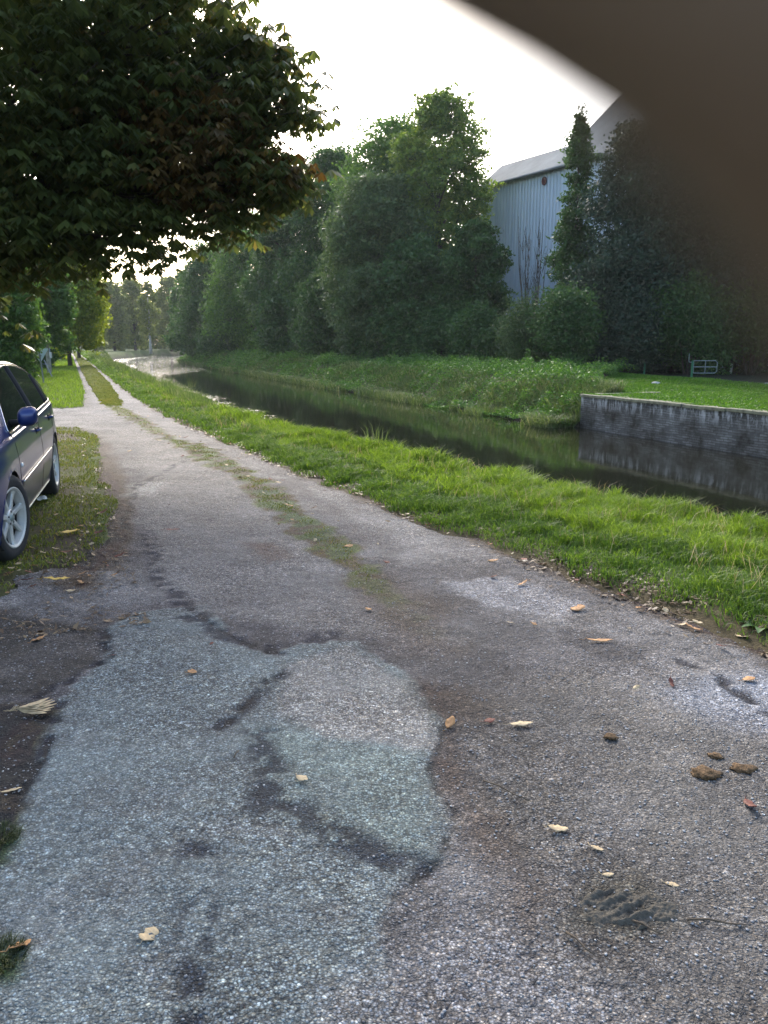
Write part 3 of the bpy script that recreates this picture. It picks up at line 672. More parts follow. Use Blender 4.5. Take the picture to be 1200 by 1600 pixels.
LB = 'trees left of the track'
tree('sycamore_tree', 'dark green tree at the left edge above the parked car', -8, 30, 385, 125, 'mid', 22000, .17, group=LB, cbot=.12, n_blob=12)
tree('lime_tree', 'tall yellow green tree leaning over the track beyond the sign', 96, 54, 395, 130, 'bright', 20000, .24, group=LB, cbot=.22, n_blob=12)
tree('lime_tree', 'green tree with a pale trunk behind the sign', 62, 42, 400, 95, 'mid', 15000, .22, group=LB, cbot=.26, n_blob=10, barkm='birch')
tree('lime_tree', 'smaller yellow green tree furthest along the left of the track', 113, 78, 420, 85, 'bright', 12000, .3, group=LB, cbot=.2)
tree('sycamore_tree', 'shady tree between the left edge and the sign', 18, 37, 430, 66, 'mid', 12000, .2, group=LB, cbot=.2)
shrub('dark hedge bush behind the parked car roof', -2, 31, 505, 70, 'mid', 8000, .14, group='bushes left of the track')
shrub('dark hedge bush left of the sign', 30, 40, 505, 55, 'dark', 8000, .16, group='bushes left of the track')
shrub('low hedge bush right behind the sign post', 60, 50, 518, 50, 'dark', 6000, .2, group='bushes left of the track')
shrub('low hedge bush at the far left of the track', 92, 74, 520, 34, 'mid', 5000, .25, group='bushes left of the track')
FT = 'pale trees beyond the bend'
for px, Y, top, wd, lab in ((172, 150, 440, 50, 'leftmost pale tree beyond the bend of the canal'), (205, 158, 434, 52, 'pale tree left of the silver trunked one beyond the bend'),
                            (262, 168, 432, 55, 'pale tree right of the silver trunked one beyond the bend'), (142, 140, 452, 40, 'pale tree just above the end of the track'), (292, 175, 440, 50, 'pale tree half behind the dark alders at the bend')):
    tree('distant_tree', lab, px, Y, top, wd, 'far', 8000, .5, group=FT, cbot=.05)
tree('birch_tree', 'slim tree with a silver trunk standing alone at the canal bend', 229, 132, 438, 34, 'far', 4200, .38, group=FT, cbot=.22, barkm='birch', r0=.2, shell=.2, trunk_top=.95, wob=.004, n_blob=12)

# the chestnut overhead
def chestnut():
    root = empty('horse_chestnut_tree', (-9.2, 12.5, 0), 0, 'big dark horse chestnut hanging over the car, its browning leaves filling the upper left', 'tree')
    o = Vector(root.location)
    spec = [(-40, 60, 12.5, 3.0), (110, 20, 12.8, 2.3), (10, 220, 11.5, 1.8), (120, 190, 12, 1.6), (220, 50, 12.2, 1.45), (235, 180, 12.4, 1.3), (300, 40, 12, .8), (340, 95, 12.2, .6), (330, 160, 12.3, .85), (395, 118, 12, .62),
            (440, 125, 12.1, .38), (455, 165, 12, .38), (476, 185, 12, .2), (395, 165, 12.2, .42), (300, 230, 12, .9), (370, 225, 12, .5), (400, 262, 11.9, .48), (436, 278, 11.8, .24), (410, 300, 11.9, .3), (190, 290, 11.6, .95), (80, 300, 11.2, .95), (-30, 300, 10.8, 1.2), (320, 300, 12, .52), (372, 318, 12.2, .28),
            (225, 355, 11.6, .38), (120, 355, 11.2, .42), (172, 375, 11.3, .3), (30, 350, 10.8, .45), (285, 345, 12, .34), (325, 362, 12.1, .2), (205, 400, 11.5, .2), (250, 310, 12.5, .6), (-150, 180, 12, 3.2), (20, -240, 13, 3.2), (200, -130, 12.5, 1.5), (-300, 0, 13, 4.5), (385, 70, 12.3, .4), (420, 88, 12.3, .22), (90, 130, 15, 2.0), (240, 110, 14.5, 1.3), (60, 375, 10.9, .3), (-20, 385, 10.7, .4), (428, 290, 11.8, .3), (392, 325, 11.9, .28), (350, 352, 12, .24), (268, 385, 11.7, .26), (150, 400, 11.3, .26), (60, 402, 11, .26), (225, 412, 11.5, .18), (440, 262, 11.8, .22), (10, 410, 10.8, .3)]
    bl = []
    for px, py, Y, r in spec:
        c = at(px, py, Y) - o; bl.append((c.x, c.y, c.z, r, r * 1.15, r * .92))
    def crown(bl, nleaf, mat, name, lf=.155):
        B = np.array(bl); wgt = (B[:, 3] ** 1.55); wgt /= wgt.sum(); ns = nleaf // 8
        bi = rng.choice(len(B), ns, p=wgt); d = rng.normal(size=(ns, 3)); d /= np.linalg.norm(d, axis=1)[:, None]
        c = B[bi, :3] + d * B[bi, 3:] * (.45 + .58 * rng.random(ns)[:, None] ** .6)
        c = np.repeat(c, 8, 0)[:ns * 8] + rng.normal(size=(ns * 8, 3)) * np.array([.2, .2, .09])
        k = len(c); ax = rng.random(k) * 2 * np.pi; tilt = rng.random(k) * .5
        size = lf * (.55 + .95 * rng.random(k) ** 1.5); VV = []
        # a palm of six drooping leaflets on each stalk
        out = np.stack([np.cos(ax), np.sin(ax), -tilt], 1)
        for j in range(6):
            b = ax + (j - 2.5) * .62; dr = -.35 - .5 * rng.random(k) - abs(j - 2.5) * .08
            dd = np.stack([np.cos(b), np.sin(b), dr], 1); dd /= np.linalg.norm(dd, axis=1)[:, None]
            s = np.stack([-np.sin(b), np.cos(b), rng.normal(size=k) * .35], 1); s /= np.linalg.norm(s, axis=1)[:, None]
            Ls = (size * (1.15 - .12 * abs(j - 2.5)))[:, None]
            VV.append(np.stack([c, c + dd * Ls * .62 + s * Ls * .19, c + dd * Ls + np.array([0, 0, -.02]), c + dd * Ls * .62 - s * Ls * .19], 1))
        V_ = np.concatenate(VV, 1).reshape(-1, 3)
        return fast(name, V_, np.arange(len(V_)).reshape(-1, 4), M[mat], root)
    crown(bl, 21000, 'chestnut', 'crown')
    rb = [b for b, s in zip(bl, spec) if s[0] in (418, 440, 375, 330, 380, 230, 180, 300) and s[1] > 220]
    o2 = crown(rb, 1500, 'rust', 'browning_leaves', .14); o2['label'] = 'rusty brown dying leaves at the lower branch ends'
    mb = MB(); tr = [(0, 0, -.3), (.05, 0, 1.2), (.2, -.1, 2.8), (.1, .1, 4.5), (.3, 0, 7), (0, 0, 10)]
    mb.tube(tr, [.55, .42, .38, .32, .22, .1], 12)
    for b in bl[:28]:
        c = Vector(b[:3]); s = Vector((.15, 0, max(2.6, min(7, c.z * .55)))); m = s.lerp(c, .5) + Vector((0, 0, .5)); r = .05 + .035 * b[3]
        mb.tube([s, s.lerp(m, .5) + Vector((0, 0, .2)), m, m.lerp(c, .5) + Vector((0, 0, .1)), c], [r * 1.6, r * 1.2, r * .8, r * .45, .012], 7)
        for _ in range(4):
            e = c + Vector([random.uniform(-1, 1) * b[3] for _ in range(3)]) * .8
            mb.tube([m.lerp(c, .6), e], [r * .3, .006], 4)
    mb.build('trunk', M['bark'], root, smooth=True)
chestnut()

# ---------------------------------------------------------------- metal barn
def corr(name, p0, p1, z0, z1, mat, parent, pitch=.32, amp=.045, top=None, outn=None):
    """corrugated sheet from p0 to p1 (2-D), heights z0..z1; top: optional offset of the upper edge (3-D) for roofs"""
    d = Vector((p1[0] - p0[0], p1[1] - p0[1], 0)); L = d.length; d.normalize(); nr = Vector((d.y, -d.x, 0)) if outn is None else Vector(outn)
    k = int(L / pitch * 6); V_ = []
    for i in range(k + 1):
        s = L * i / k; ph = (s / pitch) % 1; a = amp * (0 if ph < .3 else (ph - .3) / .2 if ph < .5 else 1 if ph < .8 else 1 - (ph - .8) / .2)
        b = Vector((p0[0], p0[1], z0)) + d * s + nr * a
        V_.append(b); V_.append((b + top) if top is not None else Vector((b.x, b.y, z1)))
    mb = MB(); mb.add(V_, [(2 * i, 2 * i + 2, 2 * i + 3, 2 * i + 1) for i in range(k)])
    # thickness from a backing sheet
    return mb.build(name, mat, parent)
mt = NT('barn_sheet'); streak = mt.n('ShaderNodeMapping'); mt.l(mt.coord(), streak.inputs[0]); streak.inputs['Scale'].default_value = (3, 3, .12)
fcol = mt.ramp(mt.noise(1.2, 6, .6, streak.outputs[0]), [(.3, (.45, .53, .60)), (.7, (.60, .68, .75))]); mt.bsdf(fcol, .5, .1, .5); M['barn'] = mt.m
mt = NT('barn_roof'); fcol = mt.ramp(mt.noise(.5, 6, .6), [(.3, (.12, .14, .15)), (.7, (.20, .225, .235))]); mt.bsdf(fcol, .85, 0, .15); M['roof'] = mt.m
M['vent'] = simple('vent', (.10, .02, .02), .6)
def barn():
    a = at(752, 293, 62); b_ = at(870, 262, 55.1); ze = (a.z + b_.z) / 2
    d = Vector((b_.x - a.x, b_.y - a.y, 0)).normalized(); back = Vector((-d.y, d.x, 0)); back = back if back.x > 0 else -back
    root = empty('metal_barn', (a.x, a.y, 0), 0, 'pale blue corrugated metal barn with grey roof behind the far bank trees', 'barn')
    A0 = Vector((0, 0, 0)); 
    def loc(s, bk, z): return A0 + d * s + back * bk + Vector((0, 0, z))
    L1, L2 = 7.6, 44
    c0, c1, c2 = loc(0, 0, 0), loc(L1, 0, 0), loc(L2, 0, 0)
    corr('wall', c0, c2, 0, ze, M['barn'], root, outn=-back)
    corr('wall', loc(0, 22, 0), c0, 0, ze, M['barn'], root, outn=-d)
    corr('wall', c2, loc(L2, 22, 0), 0, ze, M['barn'], root, outn=d)
    mb = MB(); f = .12
    # low roof: steep skirt, then the shallow back
    zr = ze + 1.75
    mb.add([loc(-.25, -.3, ze - .1), loc(L1, -.3, ze - .1), loc(L1, 2.0, zr), loc(-.25, 2.0, zr), loc(L1, 20, zr), loc(-.25, 20, zr), loc(L1, 22.3, ze - .1), loc(-.25, 22.3, ze - .1)],
           [(0, 1, 2, 3), (3, 2, 4, 5), (5, 4, 6, 7), (0, 3, 5, 7)])
    r1 = mb.build('roof', M['roof'], root); s = r1.modifiers.new('t', 'SOLIDIFY'); s.thickness = .08
    # tall roof further along
    mb = MB(); ht = 5.9; run = 6.5; g = .0
    mb.add([loc(L1 + .02, -.35, ze - .15), loc(L2 + .4, -.35, ze - .15), loc(L2 + .4, run, ze + ht), loc(L1 + .02, run, ze + ht), loc(L2 + .4, 22.3, ze - .1), loc(L1 + .02, 22.3, ze - .1)],
           [(0, 1, 2, 3), (3, 2, 4, 5), (0, 3, 5), (1, 4, 2)])
    r2 = mb.build('roof', M['roof'], root); s = r2.modifiers.new('t', 'SOLIDIFY'); s.thickness = .08
    mb = MB(); mb.tube([loc(-.3, -.42, ze - .12), loc(L2 + .3, -.42, ze - .12)], .09, 6); mb.build('gutter', M['roof'], root)
    v = at(852, 283, 56.0) - root.location; sdist = v.dot(d); vz = at(852, 283, 56.0).z
    mb = MB(); n3 = 20; cc = loc(sdist, -.08, vz)
    ring = [cc + (d * math.cos(q) * .22 + Vector((0, 0, math.sin(q) * .27))) for q in [2 * math.pi * i / n3 for i in range(n3)]]
    mb.add([r - back * .06 for r in ring] + ring, [tuple(range(n3))] + [(i, (i + 1) % n3, n3 + (i + 1) % n3, n3 + i) for i in range(n3)]); mb.build('vent', M['vent'], root)
barn()

# ---------------------------------------------------------------- canal wall
mt = NT('wall_stone'); co = mt.coord(); mp = mt.n('ShaderNodeMapping'); mt.l(co, mp.inputs[0]); mp.inputs['Rotation'].default_value = (R(90), 0, 0)
cx = mt.n('ShaderNodeSeparateXYZ'); mt.l(co, cx.inputs[0]); cv = mt.n('ShaderNodeCombineXYZ'); mt.l(cx.outputs[1], cv.inputs[0]); mt.l(cx.outputs[2], cv.inputs[1])
br = mt.n('ShaderNodeTexBrick'); wv = mt.n('ShaderNodeTexNoise'); wv.inputs['Scale'].default_value = 3.5; wv.inputs['Detail'].default_value = 5; mt.l(co, wv.inputs['Vector']); va = mt.n('ShaderNodeVectorMath', operation='MULTIPLY_ADD'); mt.l(wv.outputs['Color'], va.inputs[0]); va.inputs[1].default_value = (.13, .06, 0); mt.l(cv.outputs[0], va.inputs[2]); mt.l(va.outputs[0], br.inputs['Vector']); br.inputs['Scale'].default_value = 1.0; br.inputs['Brick Width'].default_value = .26; br.inputs['Row Height'].default_value = .062
br.inputs['Mortar Size'].default_value = .012; br.inputs['Color1'].default_value = (.09, .095, .10, 1); br.inputs['Color2'].default_value = (.19, .195, .205, 1); br.inputs['Mortar'].default_value = (.095, .095, .09, 1)
stain = mt.ramp(mt.noise(1.3, 7, .68), [(.36, (.20, .17, .12)), (.5, (.7, .68, .64)), (.64, (1.15, 1.15, 1.12))]); c = mt.mix(1, br.outputs[0], stain, 'MULTIPLY')
sm = mt.n('ShaderNodeMapping'); mt.l(co, sm.inputs[0]); sm.inputs['Scale'].default_value = (1, 3.4, .9)
drip = mt.ramp(mt.noise(1.6, 5, .7, sm.outputs[0]), [(.47, (0, 0, 0)), (.60, (1, 1, 1))])
hz = mt.ramp(cx.outputs[2], [(0, (0, 0, 0)), (1, (1, 1, 1))])
hm = mt.n('ShaderNodeMapRange'); mt.l(cx.outputs[2], hm.inputs[0]); hm.inputs[1].default_value = -.45; hm.inputs[2].default_value = -.02
dm = mt.math('MULTIPLY', drip, hm.outputs[0]); c = mt.mix(dm, c, (.55, .56, .57))
mt.bsdf(c, .85, 0, .3, mt.bump(mt.math('ADD', br.outputs['Fac'], mt.math('MULTIPLY', mt.noise(25, 5), -.8)), .5, .02)); M['wall'] = mt.m
M['coping'] = simple('coping_stone', (.17, .17, .11), .85, var=.45, nscale=6, bump=.4)
ang = math.atan2(DV[1], DV[0]) - math.pi / 2
wx, wy = P(14.82, 20.9); root = empty('canal_wall', (wx, wy, 0), ang, 'old stone canal wall with white streaks under its mossy coping', 'wall')
mb = MB(); mb.box((.13, -30, -.87), (.26, 60, 1.66)); mb.box((1.4, -.14, -.87), (2.3, .28, 1.66)); mb.build('wall', M['wall'], root)
mb = MB(); y = .03
while y > -60:
    l = random.uniform(.7, 1.15); mb.box((.15 + random.uniform(-.02, .02), y - l / 2, -.005 + random.uniform(-.01, .012)), (.42, l - .012, .085)); y -= l
x = .38
while x < 2.4: l = random.uniform(.6, .9); mb.box((x + l / 2, -.16, 0), (l - .012, .4, .085)); x += l
mb.build('coping', M['coping'], root, bevel=.015)

# ---------------------------------------------------------------- posts, gate, sign
M['greenmetal'] = simple('green_paint', (.03, .16, .075), .5); M['galv'] = simple('galvanised_steel', (.30, .36, .34), .45, .5)
M['whitepost'] = simple('white_post', (.6, .6, .56), .7); M['signback'] = simple('sign_back', (.70, .82, .92), .6, 0); M['signface'] = simple('sign_face', (.75, .75, .75), .5)
M['red'] = simple('sign_red', (.5, .03, .03), .5); M['polegrey'] = simple('grey_pole', (.30, .33, .36), .5, .5); M['stone'] = simple('pale_stone', (.45, .44, .40), .9, var=.3, nscale=12, bump=.5)
g = gp(1006, 588); r = empty('green_post', (g.x, g.y, 0), 0, 'single green metal post left of the small gate', 'post')
mb = MB(); mb.tube([(0, 0, -.2), (0, 0, .62)], .05, 10); mb.build('post', M['greenmetal'], r); mb = MB(); mb.tube([(0, 0, .62), (0, 0, .66)], [.06, .04], 10); mb.build('cap', M['greenmetal'], r)
g = gp(1080, 594); r = empty('small_gate', (g.x, g.y, 0), R(-6), 'small galvanised tubular gate on a green post by the dark trees', 'gate')
mb = MB(); mb.tube([(0, 0, -.2), (0, 0, .82)], .045, 10); mb.build('gate_post', M['greenmetal'], r)
mb = MB()
x0, x1, z0, z1 = .05, 1.02, .30, .82
loop = [(x0, 0, z0), (x1 - .08, 0, z0), (x1, 0, z0 + .08), (x1, 0, z1 - .08), (x1 - .08, 0, z1), (x0, 0, z1), (x0, 0, z0)]
mb.tube(loop, .017, 8); mb.tube([(x0, 0, (z0 + z1) / 2), (x1, 0, (z0 + z1) / 2)], .018, 8); mb.tube([((x0 + x1) / 2, 0, z0), ((x0 + x1) / 2, 0, z1)], .014, 8); mb.build('gate_frame', M['galv'], r)
mb = MB(); mb.tube([(0, 0, .75), (-.14, 0, .76), (-.16, 0, .82), (-.16, 0, 1.12)], .014, 8); mb.build('latch_rod', M['galv'], r)
g = gp(1141, 587); r = empty('white_post', (g.x, g.y, 0), 0, 'short weathered white post right of the small gate', 'post')
mb = MB(); mb.tube([(0, 0, -.2), (.02, 0, .52)], .065, 8); mb.build('post', M['whitepost'], r); mb = MB(); mb.tube([(.02, 0, .52), (.02, 0, .57)], [.075, .03], 8); mb.build('cap', M['whitepost'], r)
def rock(name, loc, s, mat, label, cat, group=None, seed=0, squash=.6):
    rr = random.Random(seed); mb = MB(); import bmesh
    bm = bmesh.new(); bmesh.ops.create_icosphere(bm, subdivisions=3, radius=1)
    for v in bm.verts:
        q = v.co.copy(); k = 1 + .35 * (vnoise(q.x * 1.6 + seed, q.y * 1.6 + q.z) - .5) + (.22 if squash > .4 else .75) * (vnoise(q.x * 5 + seed, q.z * 5 + q.y * 4) - .5); v.co = Vector((q.x * k * s, q.y * k * s * .75, q.z * k * s * squash))
    me = bpy.data.meshes.new(name); bm.to_mesh(me); bm.free(); o = link_mesh(name, me, mat, None, True); o.location = loc; return tag(o, label, cat, group)
g = gp(1025, 603); rock('stone', (g.x, g.y, .06), .17, M['stone'], 'pale stone lying on the far lawn above the canal wall', 'stone', seed=3)
g = gp(1198, 603); rock('stone', (g.x, g.y, .05), .13, M['stone'], 'small pale stone on the far lawn at the right edge', 'stone', seed=5)
# give way sign seen from behind: point down
g = gp(68, 600); r = empty('road_sign', (g.x, g.y, 0), R(6), 'blue grey back of a downward pointing triangular sign left of the track', 'sign')
mb = MB(); mb.tube([(.02, 0, -.1), (-.06, 0, 1.34)], .028, 10); mb.build('post', M['polegrey'], r)
def tri(y, s, cz, th, bevelr=.0):
    pts = [(-s, cz + s * .55), (s, cz + s * .55), (0, cz - s * 1.05)]; ring = []
    for i in range(3):
        a, b, c = (Vector(pts[i - 1]), Vector(pts[i]), Vector(pts[(i + 1) % 3]))
        p = b + (a - b).normalized() * .06; q = b + (c - b).normalized() * .06
        for f in (0, .33, .66, 1): ring.append(p.lerp(b, f).lerp(b.lerp(q, f), f))
    k = len(ring); mb = MB()
    mb.add([(q.x - .05, y, q.y) for q in ring] + [(q.x - .05, y + th, q.y) for q in ring], [tuple(range(k)), tuple(range(2 * k - 1, k - 1, -1))] + [(i, k + i, k + (i + 1) % k, (i + 1) % k) for i in range(k)]); return mb
pl = tri(.03, .34, 1.17, .012).build('sign_plate', M['signback'], r); tri(.043, .33, 1.17, .004).build('red_border', M['red'], pl); tri(.048, .20, 1.185, .004).build('sign_face', M['signface'], pl)
for zz in (1.25, 1.08): mb = MB(); mb.box((-.05, .0, zz), (.12, .07, .035)); mb.build('clamp', M['polegrey'], r)
g = gp(76, 590); r = empty('leaning_stake', (g.x, g.y, 0), 0, 'thin grey stake leaning beside the triangular sign', 'stake')
mb = MB(); mb.tube([(.22, 0, -.1), (-.16, .05, .8)], .022, 7); mb.build('stake', M['polegrey'], r); mb = MB(); mb.tube([(-.25, .04, .62), (.12, .04, .58)], .015, 6); mb.build('crossbar', M['polegrey'], r)
g = gp(80, 578); r = empty('white_box_post', (g.x, g.y, 0), 0, 'slim post carrying a small white box beyond the sign', 'post')
mb = MB(); mb.tube([(0, 0, -.1), (0, 0, 1.9)], .035, 8); mb.build('post', M['polegrey'], r); mb = MB(); mb.box((.03, -.08, .85), (.2, .12, .34)); mb.build('box', M['whitepost'], r, bevel=.015)
# pale slatted fence glimpsed through the far trees
a0 = at(440, 532, 82); r = empty('slatted_fence', (a0.x, 82, 0), R(-8), 'pale slatted fence glimpsed between the far bank trees', 'fence'); mb = MB()
for i in range(18): mb.box((i * .16, 0, .9), (.1, .025, 1.7))
mb.build('slats', M['whitepost'], r); mb = MB(); mb.box((1.36, .04, 1.45), (2.9, .03, .1)); mb.box((1.36, .04, .4), (2.9, .03, .1)); mb.build('rails', M['whitepost'], r)

# reed clumps on the far bank and by the near edge
def clump(label, x, y, z, h, cnt, rad, lean=1.3, name='reed_clump', group=None, mat='reed', wd=.028):
    r = empty(name, (x, y, z), 0, label, 'reeds', group)
    a = rng.random(cnt) * 6.283; q = rad * np.sqrt(rng.random(cnt)); bx, by = np.cos(a) * q, np.sin(a) * q
    blades('leaves', None, None, h * (.55 + .5 * rng.random(cnt)), np.full(cnt, wd), M[mat], r, lean=lean, xyz=(bx, by, np.zeros(cnt)), leandir=a); return r
for px, py, h, lab in ((885, 655, 1.15, 'big drooping reed clump against the end of the canal wall'), (800, 640, .8, 'reed clump left of the big one by the canal wall'), (640, 618, 1.1, 'wide reed clump on the far bank below the tall ash'),
                       (550, 602, 1.0, 'reed clump on the far bank below the grey willow'), (720, 628, .7, 'small reed clump midway along the far bank')):
    g = gp(px, py, -.85); clump(lab, g.x + .3, g.y + .6, -.9, h, 260, .55, group='reed clumps at the far waterline')
for px, py, lab in ((588, 688, 'wispy stalks standing at the near canal edge before the open water'), (300, 600, 'tallest weed clump at the near edge beside the glittering water')):
    g = gp(px, py, .1); clump(lab, g.x, g.y, 0, .5, 22, .14, lean=.5, name='stalk_clump', group='stalks on the near canal edge', wd=.008)
# broad leaved plants in the verge
for i_, (px, py, lab_) in enumerate(((1190, 985, 'broad leaved dock plant at the right edge of the verge'), (895, 880, 'small broad leaved plant where the verge meets the track'), (990, 905, 'low broad leaved plant in the near verge'), (690, 790, 'low plantain at the verge edge further along'))):
    g = gp(px, py, .03); r = empty('dock_plant', (g.x, g.y, .03), 0, lab_, 'plant', 'broad leaved plants in the verge'); kd = 11
    for j_ in range(kd):
        a_ = j_ * 2.4 + random.random(); L_ = random.uniform(.07, .13) * (1.2 if i_ == 0 else .8); mb = MB(); VV = []
        for q_ in range(7):
            f_ = q_ / 6; w2 = L_ * .19 * math.sin(math.pi * min(.98, f_ * .93 + .05)); rr_ = L_ * f_; zz_ = L_ * (.75 * f_ - .55 * f_ * f_)
            VV += [(math.cos(a_) * rr_ - math.sin(a_) * w2, math.sin(a_) * rr_ + math.cos(a_) * w2, zz_ + w2 * .3), (math.cos(a_) * rr_, math.sin(a_) * rr_, zz_), (math.cos(a_) * rr_ + math.sin(a_) * w2, math.sin(a_) * rr_ - math.cos(a_) * w2, zz_ + w2 * .3)]
        mb.add(VV, [(u * 3 + v, u * 3 + v + 1, u * 3 + v + 4, u * 3 + v + 3) for u in range(6) for v in (0, 1)]); mb.build('leaf', M['dock'], r, True)
# tall weeds among the far bank undergrowth
for px, Y, h in ((825, 36, 1.0), (675, 45, .9), (778, 38, .7), (863, 35, .8), (575, 52, .8), (520, 56, .8)):
    b = at(px, 560, Y); r = empty('tall_weed', (b.x, Y, .05), 0, {825: 'tall flowering weed under the pale grey bush', 675: 'tall weed in front of the dark foot of the ash', 778: 'shorter weed left of the flowering one', 863: 'leafy weed nearest the far lawn', 575: 'thin weed below the grey willow', 520: 'leftmost thin weed on the far bank'}[px], 'weed', 'tall weeds on the far bank')
    mb = MB(); mb.tube([(0, 0, 0), (.03, 0, h * .6), (.08, 0, h * 1.3)], [.014, .01, .006], 5)
    for s in (-1, 1): mb.tube([(.03, 0, h * .6), (s * .16, .05, h * 1.0)], [.007, .004], 4)
    mb.build('stem', M['reed'], r)
    V_, F_ = kites(np.stack([rng.normal(size=70) * .11, rng.normal(size=70) * .11, h * (.2 + 1.05 * rng.random(70))], 1), .11, .45, .1); fast('leaves', V_, F_, M['nettle'], r)

# ---------------------------------------------------------------- leaves, twigs, stones on the track
def leaf_mesh(L, W, curl, lobes=0, seed=0):
    rr = random.Random(seed); mb = MB(); k = 9; top = []; V_ = []; 
    for i in range(k):
        f = i / (k - 1); w_ = W * math.sin(math.pi * min(1, f * .97 + .02)) ** .8 * (1 + (.35 * math.sin(f * 9) if lobes else 0)) + .0012
        z = curl * L * (4 * (f - .5) ** 2) * .22 + rr.uniform(0, .002)
        V_ += [((f - .5) * L, -w_, z + w_ * rr.uniform(.0, .4)), ((f - .5) * L, 0, z), ((f - .5) * L, w_, z + w_ * rr.uniform(.0, .4))]
    F_ = []
    for i in range(k - 1):
        for j in (0, 1): F_.append((i * 3 + j, i * 3 + j + 1, i * 3 + j + 4, i * 3 + j + 3))
    mb.add(V_, F_); b = len(mb.v); mb.tube([(-.5 * L, 0, curl * L * .5), (-.62 * L, .004, .002), (-.78 * L, .012, .004)], .0012, 4); return mb
def leaf(name, label, px, py, L, W, mat, rz, curl=.25, group=None, lobes=0, cat='leaf', lift=.006, zr=0):
    g = gp(px, py, zr); mb = leaf_mesh(L, W, curl, lobes, int(px)); o = mb.build(name, M[mat], None, True)
    s = o.modifiers.new('thick', 'SOLIDIFY'); s.thickness = .0008; o.location = (g.x, g.y, lift + zr); o.rotation_euler = (random.uniform(-.15, .15), random.uniform(-.1, .1), rz); return tag(o, label, cat, group)
GL = 'single fallen leaves on the track'
leaf('fallen_leaf', 'cream coloured long leaf lying alone right of the middle of the track', 815, 1134, .10, .017, 'leaf_pale', .1, group=GL)
leaf('fallen_leaf', 'curled tan leaf above the churned mud', 872, 1299, .065, .018, 'leaf_pale', -.1, .6, group=GL)
leaf('fallen_leaf', 'small pale leaf just above the churned mud', 933, 1329, .042, .009, 'leaf_pale', -.5, group=GL)
leaf('fallen_leaf', 'small cream leaf right of the churned mud', 1050, 1386, .04, .009, 'leaf_pale', -.2, group=GL)
leaf('fallen_leaf', 'tiny pale leaf at the top corner of the churned mud', 950, 1370, .035, .007, 'leaf_pale', .0, group=GL)
leaf('fallen_leaf', 'orange brown lobed leaf near the grass verge at the right', 903, 953, .10, .035, 'leaf_dry', .5, .4, group=GL, lobes=1)
leaf('fallen_leaf', 'long red brown leaf on the right side of the track', 937, 1003, .14, .016, 'leaf_dry', .0, .3, group=GL)
leaf('fallen_leaf', 'dark red leaf left of the cream one', 765, 1129, .05, .014, 'leaf_red', .4, .4, group=GL)
leaf('fallen_leaf', 'brown leaf on the dirt at the left edge below the car', 60, 1001, .075, .025, 'leaf_dry', 1.0, .4, group=GL)
leaf('fallen_leaf', 'dark red brown leaf at the very bottom edge', 372, 1588, .05, .015, 'leaf_red', 1.2, .4, group=GL)
leaf('fallen_leaf', 'narrow straw coloured leaf at the left edge of the dark dirt', 18, 1238, .07, .008, 'leaf_pale', .5, group=GL)
leaf('fallen_leaf', 'tan leaf in the middle of the mossy strip', 545, 855, .08, .024, 'leaf_dry', .7, .4, group=GL)
leaf('fallen_leaf', 'brown leaf on the gravel inside the left wheel line', 270, 829, .13, .02, 'leaf_red', .2, .3, group=GL)
leaf('fallen_leaf', 'big orange leaf on the verge edge below the car', 90, 912, .17, .035, 'leaf_yellow', .2, .3, group=GL, lobes=1, lift=.03)
leaf('fallen_leaf', 'yellow orange leaf in the grass in front of the car wheel', 110, 838, .16, .05, 'leaf_yellow', .4, .3, group=GL, lobes=1, lift=.035)
leaf('fallen_leaf', 'small tan leaf on the gravel just below the orange one', 110, 925, .06, .018, 'leaf_pale', .3, .4, group=GL)
leaf('fallen_leaf', 'brown leaf on the gravel patch at the right edge', 1170, 1064, .07, .022, 'leaf_dry', .3, .3, group=GL)
leaf('fallen_leaf', 'orange leaf on the dark litter line beside the grass', 790, 846, .12, .03, 'leaf_dry', .1, .4, group=GL)
leaf('fallen_leaf', 'yellow leaf low in the grass verge at the right edge', 1160, 960, .09, .022, 'leaf_dry', .2, .4, group=GL, lift=.05)
leaf('fallen_leaf', 'rusty leaf caught in the grass in the middle of the verge', 845, 812, .12, .03, 'leaf_dry', .1, .4, group=GL, lift=.13)
leaf('fallen_leaf', 'orange leaf on top of the verge grass further along', 725, 764, .16, .04, 'leaf_dry', .1, .4, group=GL, lift=.13)
# pale leaf with a hole, bottom left
o = leaf('torn_pale_leaf', 'torn cream leaf with a dark spot at the bottom left', 233, 1466, .058, .023, 'leaf_pale', 1.3, .5, lobes=1)
